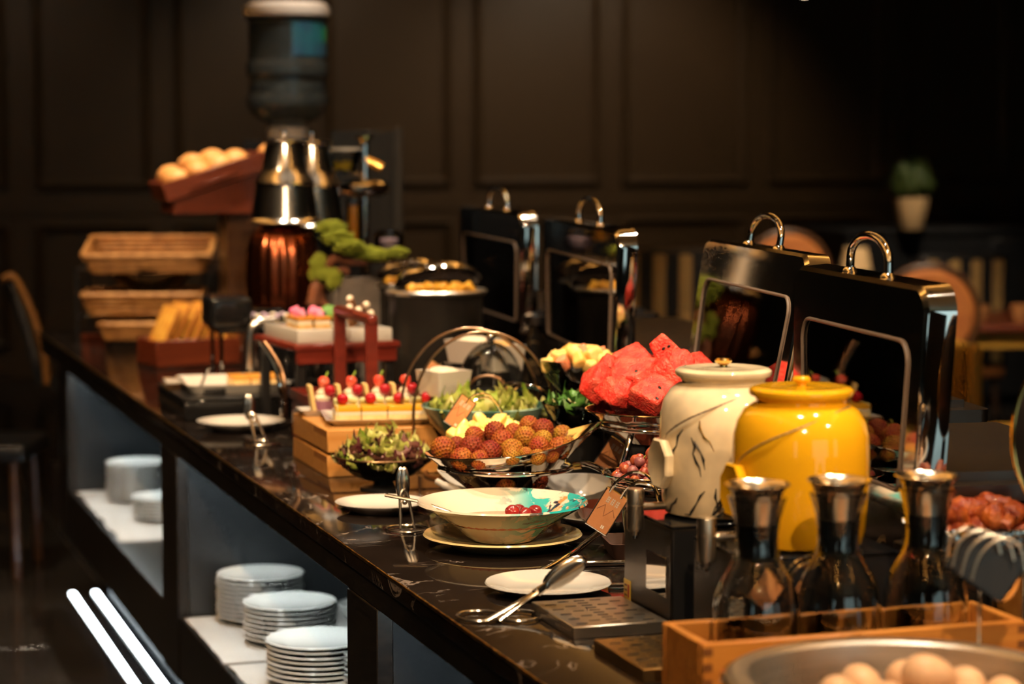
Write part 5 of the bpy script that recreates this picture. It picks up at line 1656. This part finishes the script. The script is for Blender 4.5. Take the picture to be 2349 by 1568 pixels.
def chafer(far, near, ztop, zbot, lean, lab, lidlab, depth=.33, skirt=.042, handle=True, hp=.38):
    """far, near: plan points of the lid's guest-side top edge"""
    far, near = Vector((*far, 0)), Vector((*near, 0))
    L = (far - near).length
    u = (far - near).normalized()            # local +y, away from the camera
    rz = math.atan2(u.y, u.x) - PI / 2
    mid = (far + near) / 2
    right = Vector((u.y, -u.x, 0))
    H = ztop - zbot
    # dish
    base = mid + right * (depth / 2 + .02 - math.tan(lean) * H * .9)
    t = thing('chafing_dish', lab, 'chafing dish', (base.x, base.y, .9), rz)
    hb = zbot - .9 + .03
    obj('body', box2(-depth / 2, depth / 2, -L / 2, L / 2, .02, hb, .008), CHB, t)
    fr = rtray(depth + .02, L + .02, .022, .02, .035)
    obj('rim_frame', fr, DARKST, t, (0, 0, hb - .004))
    obj('food_pan', rtray(depth - .06, L - .06, .03, .02, .004, .004), PANF, t, (0, 0, hb - .012))
    for sx in (-1, 1):
        for sy in (-1, 1):
            obj('foot', box(.03, .03, .02, .004), BLACK, t, (sx * (depth / 2 - .03), sy * (L / 2 - .03), 0))
    # lid stands upright on the guest side: local z up along lid, x = depth of skirt, y = length
    e = Matrix.Rotation(rz, 4, 'Z') @ Matrix.Rotation(lean, 4, 'Y')
    org = mid + Vector((0, 0, ztop)) - (e @ Vector((0, 0, H)))
    bpy.context.view_layer.update()
    tm_ = Matrix.Translation((base.x, base.y, .9)) @ Matrix.Rotation(rz, 4, 'Z')
    lm_ = tm_.inverted() @ (Matrix.Translation(org) @ e)
    cr_ = .035
    def yz(y0, y1, z0, z1, r_, k=6):
        out = []
        for (cy_, cz_, a0) in ((y1 - r_, z1 - r_, 0), (y0 + r_, z1 - r_, PI / 2), (y0 + r_, z0 + min(r_, .012), PI), (y1 - r_, z0 + min(r_, .012), 1.5 * PI)):
            rr = r_ if cz_ > (z0 + z1) / 2 else min(r_, .012)
            for i in range(k + 1):
                a = a0 + PI / 2 * i / k
                out.append((cy_ + rr * math.cos(a), cz_ + rr * math.sin(a)))
        return out
    O = yz(-L / 2, L / 2, 0, H, cr_)
    Of = yz(-L / 2 - .004, L / 2 + .004, -.004, H + .004, cr_ + .004)
    wy, wt, wbm = .055, .075, .03
    I_ = yz(-L / 2 + wy, L / 2 - wy, wbm, H - wt, .03)
    # frame face with window, and skirt going back (+x)
    face = loft([[(.004, y, z) for y, z in I_], [(0, y, z) for y, z in I_], [(0.0, y, z) for y, z in yz(-L / 2 + .006, L / 2 - .006, .004, H - .006, cr_ - .004)], [(.006, y, z) for y, z in O], [(skirt, y, z) for y, z in Of], [(skirt, y, z) for y, z in O], [(.008, y, z) for y, z in yz(-L / 2 + .003, L / 2 - .003, .002, H - .003, cr_ - .002)], [(.004, y, z) for y, z in I_]], False, False)
    ld = obj('lid', face, CHROME, t, lm_.to_translation(), lm_.to_euler())
    ld['label'] = lidlab
    obj('gasket', tube([(-.001, y, z) for y, z in I_], .0028, 8, True), pm('grey_gasket', (.2, .15, .12), .4) if 'grey_gasket' not in bpy.data.materials else bpy.data.materials['grey_gasket'], ld)
    I2 = yz(-L / 2 + wy - .004, L / 2 - wy + .004, wbm - .004, H - wt + .004, .03)
    obj('glass_pane', loft([[(.0015, y, z) for y, z in I2], [(.0035, y, z) for y, z in I2]]), PANE, ld)
    if handle:
        w_ = L * .142
        yc = L * (hp - .5)
        pts = [(skirt * .5, yc - w_, H), (skirt * .5, yc - w_, H + .02)] + [(skirt * .5, yc - w_ * math.cos(PI * i / 10), H + .022 + .034 * math.sin(PI * i / 10)) for i in range(11)] + [(skirt * .5, yc + w_, H + .02), (skirt * .5, yc + w_, H)]
        obj('handle', tube(pts, .0062, 12), CHROME, ld)
        for s_ in (-1, 1):
            obj('handle_foot', lathe([(0, 0), (.012, 0), (.011, .004), (.007, .009), (0, .009)], 18), CHROME, ld, (skirt * .5, yc + s_ * w_, H - .001))
    for s_ in (-1, 1):
        obj('hinge', lathe([(0, -.02), (.007, -.02), (.007, .02), (0, .02)], 14), STEEL, t, (-depth / 2 - .004, s_ * L * .3, hb + .008), (PI / 2, 0, 0))
    return t, ld, hb


chafer((1.484, 3.19), (1.421, 2.652), 1.365, 1.06, R(1), 'black faux-marble chafing dish beside the yellow jar', 'chrome framed glass chafing lid standing open behind the yellow jar', hp=.5)
chafer((1.703, 4.06), (1.618, 3.42), 1.367, 1.06, R(9), 'black faux-marble chafing dish behind the watermelon bowl', 'chrome framed glass chafing lid standing open behind the watermelon', hp=.5)
chafer((1.787, 5.26), (1.662, 4.42), 1.365, 1.06, R(0), 'black faux-marble chafing dish behind the cheese bowl', 'chrome framed glass chafing lid right of the farthest lid', hp=.46)
chafer((1.866, 6.23), (1.806, 5.485), 1.365, 1.06, R(-1), 'black faux-marble chafing dish closest to the soup kettles', 'chrome framed glass chafing lid closest to the soup kettles', hp=.46)
PAST = pm('pale_pastry', (.75, .42, .14), .45, c2=(.66, .32, .08), ns=20)
pas_me = mesh(rough_up(ico(1, 3), .12, 3, 4))
random.seed(4)
for k in range(14):
    q = Vector((1.52 + (k % 3) * .085, 2.76 + (k // 3) * .09, 1.098))
    tag(obj('pastry', pas_me, PAST, None, q, (0, 0, k), (.045, .035, .016)), 'pale folded pastry in the chafing dish beside the yellow jar', 'pastry', 'pastries in the chafing dish')
# chicken in foil
t = thing('warming_dish', 'black warming dish holding the foil tray of chicken', 'warming dish', (1.492, 2.563, .9))
obj('body', box2(-.125, .125, -.066, .066, 0.0, .135, .006), CHB, t)
obj('rim_frame', rtray(.255, .14, .008, .015, .012), DARKST, t, (0, 0, .1352))


def foil(lx, ly, h):
    V, F = [], []
    o = rrect(lx, ly, .02, 6)
    loops = []
    for k, (f, z) in enumerate(((.8, .004), (.9, .006), (.93, h * .6), (1.0, h), (1.03, h * .97), (1.04, h * .8))):
        L = []
        for i, (x, y) in enumerate(o):
            n = mnoise.noise(Vector((i * 1.7, k * 2.1, 3)))
            L.append((x * (f + .02 * n), y * (f + .02 * n), z + .006 * n * (k > 1)))
        loops.append(L)
    return loft(loops, True, False)


FOILM = pm('crinkled_foil', (.85, .82, .78), .16, 1.0, bump=1.0, bs=70)
tag(obj('foil_tray', foil(.235, .122, .03), FOILM, None, (1.492, 2.563, 1.0435), smooth=False), 'crinkled foil tray lined under the fried chicken', 'foil tray')
CHM = pm('fried_chicken', (.2, .022, .005), .4, c2=(.42, .1, .014), ns=45, nlo=.38, nhi=.66, bump=1.0, bs=120, coat=.15)
ch_me = []
for s_ in range(3):
    g = tube(cat([(-.045, 0, 0), (-.025, .004, .006), (.0, .0, .01), (.025, -.006, .004), (.05, .004, 0)], 5), [.006] * 2 + [.013] * 3 + [.02] * 6 + [.024] * 5 + [.015] * 4 + [.004], 12)
    ch_me.append(mesh(rough_up(rough_up(g, .006, 40, s_), .003, 150, s_), ang=180))
random.seed(31)
for k in range(18):
    i, j, l_ = k % 5, (k // 5) % 2, k // 10
    q = Vector((1.405 + i * .045 + random.uniform(-.006, .006), 2.548 + j * .05 + random.uniform(-.006, .006), 1.058 + l_ * .02 + random.uniform(-.003, .006)))
    tag(obj('chicken_wing', ch_me[k % 3], CHM, None, q, (random.uniform(-.25, .25), random.uniform(-.2, .2), random.uniform(0, 6)), random.uniform(.66, .78)), 'crisp red-brown fried chicken wing in the foil tray', 'chicken wing', 'chicken wings in the foil tray')
# steel canister and big round lid at the edge of the frame
q = Vector((1.452, 2.455, .9))
tag(obj('steel_canister', shell([(0, 0), (.036, 0), (.038, .004), (.038, .128), (.04, .131)], .002, 40), CHROME, None, (q.x, q.y, .9)), 'polished steel canister beside the carafe box', 'canister')
lc2 = D(2492, 1000, 2.72)
t = thing('round_lid', 'big round steel lid standing on edge beyond the chicken tray', 'lid', lc2, 0, None, (PI / 2, 0, R(-20)))
obj('disc', lathe([(0, -.004), (.082, -.003), (.086, .0), (.082, .003), (0, .012)], 60), DARKST, t, scale=(1.0, 1.32, 1))
obj('edge_band', tube(circle(.086, 60, 0, .1135), .0025, 8, True), GOLD, t)
tag(obj('lid_rest', box(.03, .03, max(.02, lc2.z - .114 - .9 - .004), .003), BLACK, None, flat(lc2, .9)), 'black block propping the big round lid', 'block')

# ------------------------------------------------------------------ covered pots and cheese bowl
def pot(px, py, d, w_, h, rz, lab, fill):
    c = D(px, py, d)
    t = thing('white_pot', lab, 'pot', c, rz)
    obj('body', loft([[(x, y, 0) for x, y in rrect(w_ * .85, w_ * .85, .006)], [(x, y, h) for x, y in rrect(w_, w_, .006)], [(x, y, h) for x, y in rrect(w_ * .9, w_ * .9, .005)], [(x, y, h * .75) for x, y in rrect(w_ * .86, w_ * .86, .005)]]), PORC, t)
    obj('filling', rough_up(sph(1, 18, 10, (w_ * .4, w_ * .4, h * .3)), .003, 60), fill, t, (0, 0, h * .85))
    st = c.z - .9
    if st > .015:
        obj('pedestal', box2(-w_ * .42, w_ * .42, -w_ * .42, w_ * .42, -st, -.0005, .003), BLACK, t)


pot(1018, 905, 4.62, .085, .05, R(20), 'square white pot with creamy filling beside the tan label', CK3)
pot(1090, 830, 5.0, .1, .05, R(35), 'square white pot tilted under the hoop handle', CK3)
pot(1148, 848, 4.95, .085, .055, R(10), 'square white pot with pale topping behind the bronze hoop', BISC)
cg = D(1046, 905, 4.86)
cz2 = cg
dome = [(.07 * math.cos(R(a)), .1 * math.sin(R(a))) for a in range(0, 91, 10)]
dome[-1] = (0, .1)
t = thing('glass_cloche', 'clear glass cloche over the white pots', 'cloche', cg + Vector((.07, -.02, .012)))
obj('dome', lathe(dome, 40), THIN, t)
obj('knob', sph(.01, 12, 8), CHROME, t, (0, 0, .108))
tag(obj('cloche_stand', lathe([(0, 0), (.075, 0), (.075, cg.z + .011 - .9), (0, cg.z + .011 - .9)], 36), BLACK, None, flat(cg + Vector((.07, -.02, 0)), .9)), 'round black stand under the glass cloche', 'stand')
cc = D(1335, 895, 4.45)
t = thing('cheese_bowl', 'clear glass bowl of pale cheese pieces left of the watermelon', 'bowl', cc)
obj('bowl', shell([(0, 0), (.045, 0), (.07, .025), (.085, .06)], .003, 44), THIN, t)
obj('stem', lathe([(0, 0), (.05, 0), (.05, .005), (.012, .015), (.012, cc.z - .905), (.03, cc.z - .9005), (0, cc.z - .9005)], 28), CHROME, t, (0, 0, .9 - cc.z))
CHS = pm('cheese', (.85, .58, .2), .4, c2=(.8, .45, .1), ns=18, sss=.2)
CHS2 = pm('pink_fruit', (.8, .25, .12), .4)
for k in range(26):
    f = math.sqrt((k + .5) / 26)
    a = k * 2.4
    q = cc + RT * (.066 * f * math.cos(a)) + Vector((-RT.y, RT.x, 0)) * (.06 * f * math.sin(a)) + Vector((0, 0, .028 + .045 * (1 - f * f) + .02 * f))
    tag(obj('cheese_piece', PN[k % 3], CHS2 if k % 6 == 2 else CHS, None, q, (k, k * 1.7, k * .6), .85), 'pale yellow or pink piece in the glass cheese bowl', 'cheese', 'pieces in the glass cheese bowl')
gb = D(1335, 985, 4.2)
tag(obj('herb_bowl', shell([(0, 0), (.035, 0), (.06, .02), (.075, .05)], .003, 40), SMOKE, None, gb), 'smoked glass bowl of green herbs behind the chrome post', 'bowl')
tag(obj('herb_pedestal', lathe([(0, 0), (.04, 0), (.04, gb.z - .9005), (0, gb.z - .9005)], 28), BLACK, None, flat(gb, .9)), 'black drum under the herb bowl', 'pedestal')
salad(gb, .055, 16, .03, [leafmat('dark_herb', (.03, .1, .015), (.07, .2, .03))], 'herb_leaf', 'dark green herb leaf in the smoked glass bowl behind the chrome post', 'herbs in the smoked bowl', .7, .02, 4)

# ------------------------------------------------------------------ dining room behind
ORNG = pm('orange_upholstery', (.42, .14, .03), .6, c2=(.36, .11, .025), ns=20, bump=.2, bs=200)
TANF = pm('tan_stripe', (.3, .18, .06), .7)
YELF = pm('ochre_upholstery', (.5, .26, .03), .6, bump=.2, bs=200)


def chair(loc, rz, lab, pad, round_back=True, stripes=False, zt=1.1, seatz=.46):
    t = thing('dining_chair', lab, 'chair', loc, rz)
    obj('seat', xf(box(.44, .44, .06, .02, 3), (0, 0, seatz - .06)), pad, t)
    for sx in (-1, 1):
        for sy in (-1, 1):
            obj('leg', tube([(sx * .2, sy * .2, 0), (sx * .18, sy * .18, seatz - .06)], [.013, .019], 8), WOODD, t)
    if round_back:
        obj('backrest', xf(lathe([(0, -.02), (.17, -.02), (.19, 0), (.17, .02), (0, .024)], 44), (0, .2, zt - .2), (PI / 2, 0, 0)), pad, t)
        obj('back_frame', tube([(.2 * math.cos(2 * PI * i / 40), .2, zt - .2 + .2 * math.sin(2 * PI * i / 40)) for i in range(40)], .014, 8, True), WOODD, t)
        for sx in (-1, 1):
            obj('back_post', tube([(sx * .12, .19, seatz - .04), (sx * .13, .2, zt - .35)], .013, 8), WOODD, t)
    else:
        bk = obj('backrest', xf(box(.44, .06, zt - seatz, .025, 3), (0, .2, seatz)), BLACK if stripes else pad, t)
        if stripes:
            for k in range(4):
                obj('stripe', xf(box(.055, .066, zt - seatz - .05, .004), (-.165 + k * .11, .2, seatz + .02)), TANF, bk)
    return t


c1 = D(1790, 640, 11)
chair((c1.x, c1.y, 0), R(165), 'orange round-backed chair seen behind the middle chafing lids', ORNG, zt=1.115)
c2 = D(2112, 740, 9.4)
chair((c2.x, c2.y, 0), R(160), 'orange round-backed chair seen behind the lid beside the yellow jar', ORNG, zt=1.045)
c3 = D(1560, 640, 9.8)
chair((c3.x, c3.y, 0), R(150), 'black and tan striped chair left of the middle chafing lid', ORNG, False, True, 1.1)
c4 = D(2170, 640, 11.2)
chair((c4.x, c4.y, 0), R(175), 'black and tan striped chair beside the potted plant', ORNG, False, True, 1.0)
c5 = D(2245, 900, 8.6)
chair((c5.x + .12, c5.y, 0), R(80), 'ochre upholstered chair at the dining table', YELF, False, False, .8)
tp_ = D(2420, 715, 10.4)
t = thing('dining_table', 'brown wooden dining table behind the chafing dishes', 'table', (tp_.x, tp_.y, 0), R(-8))
obj('tabletop', box2(-.75, .75, -.4, .4, .715, .745, .006), WOODM, t)
obj('apron', box2(-.7, .7, -.35, .35, .64, .715, .003), YELF, t)
for sx in (-1, 1):
    for sy in (-1, 1):
        obj('leg', box2(-.03, .03, -.03, .03, 0, .64, .004), WOODD, t, (sx * .64, sy * .3, 0))
for k in range(3):
    q = Vector((tp_.x - .45 + k * .2, tp_.y - .12, .745))
    tag(obj('table_cup', shell([(0, 0), (.03, 0), (.042, .04), (.044, .07)], .003, 24), pm('terracotta_glaze', (.45, .2, .07), .35) if k == 0 else bpy.data.materials['terracotta_glaze'], None, q), 'small terracotta cup on the brown dining table', 'cup', 'cups on the dining table')
cbp = D(2110, 525, 13)
t = thing('sideboard', 'long black sideboard against the far panelled wall', 'sideboard', (cbp.x + 1.3, cbp.y + .3, 0))
obj('body', box2(-1.75, 1.75, -.3, .3, .06, cbp.z - .03, .006), BLACK, t)
obj('top', box2(-1.78, 1.78, -.32, .32, cbp.z - .03, cbp.z, .004), BLACK, t)
for k in range(4):
    dr = obj('door', box2(-.42, .42, -.012, 0, .08, cbp.z - .06, .003), BLACK, t, (-1.3 + k * .87, -.3, 0))
    obj('knob', sph(.014, 10, 8), STEEL, dr, (.36, -.02, .6))
obj('plinth', box2(-1.7, 1.7, -.27, .27, 0, .06), BLACK, t)
pt = D(2090, 522, 12.9)
t = thing('potted_plant', 'leafy plant in a tapered cream pot on the black sideboard', 'plant', (pt.x, pt.y, cbp.z))
obj('pot', shell([(0, 0), (.065, 0), (.07, .006), (.1, .18)], .006, 32), pm('cream_pot', (.6, .4, .2), .6), t)
obj('soil', lathe([(0, .15), (.09, .15), (.09, .155), (0, .16)], 24), pm('soil', (.03, .02, .015), .9), t)
PLM = leafmat('dim_foliage', (.02, .04, .012), (.05, .07, .015))
for k in range(34):
    a = k * 2.4
    f = math.sqrt((k + .5) / 34)
    obj('leaf', LEAFS[k % 4], PLM, t, (.07 * f * math.cos(a), .07 * f * math.sin(a), .16 + .14 * (1 - f)), (.4, 0, a - PI / 2), 2.4)
lm = D(1962, 640, 12.2)
t = thing('table_lamp', 'small cream table lamp glimpsed through the chafing lid handle', 'table lamp', (lm.x, lm.y, 0))
obj('pedestal_table', lathe([(0, 0), (.18, 0), (.18, .02), (.03, .04), (.03, .7), (.25, .71), (.25, .735), (0, .735)], 32), WOODD, t)
z_ = D(1962, 620, 12.2).z
obj('stem', lathe([(0, .735), (.06, .735), (.06, .745), (.01, .76), (.01, z_), (0, z_)], 20), BRONZE, t)
obj('lamp_shade', lathe([(.085, z_), (.06, z_ + .12), (0, z_ + .12), (0, z_), (.085, z_)], 28), pm('cream_shade', (.75, .5, .25), .6), t)
# curved wooden chair by the far end of the counter
cf = S(40, 960, .0)
cf = D(70, 870, 8.2)
t = thing('curved_chair', 'dark chair with a curved bentwood back at the far end of the counter', 'chair', (cf.x - .12, cf.y, 0), R(-18))
B1 = Vector((cf.x - .12, cf.y, 0))
rl = Matrix.Rotation(R(18), 4, 'Z')
def cl_(px, py, d=8.2):
    return rl @ (D(px, py, d) - B1)
BENT = wood('bentwood', (.3, .13, .03), (.22, .09, .02), .3)
obj('back_rail', tube(cat([cl_(8, 640), cl_(32, 636), cl_(62, 690), cl_(88, 760), cl_(104, 830), cl_(108, 880)], 6), .013, 10), BENT, t)
obj('back_panel', tube(cat([cl_(22, 650, 8.25), cl_(48, 720, 8.25), cl_(72, 800, 8.25), cl_(92, 880, 8.25)], 6), .016, 10, False, .4), BLACK, t)
obj('arm_rail', tube(cat([cl_(125, 800), cl_(138, 775), cl_(160, 790), cl_(170, 830)], 6), .012, 10), BENT, t)
obj('seat', xf(box(.44, .42, .06, .02, 3), (-.1, 0.1, .42)), BLACK, t)
for sx in (-.28, .08):
    for sy in (-.08, .28):
        obj('leg', tube([(sx, sy, 0), (sx * .9, sy * .9, .43)], .016, 8), WOODD, t)
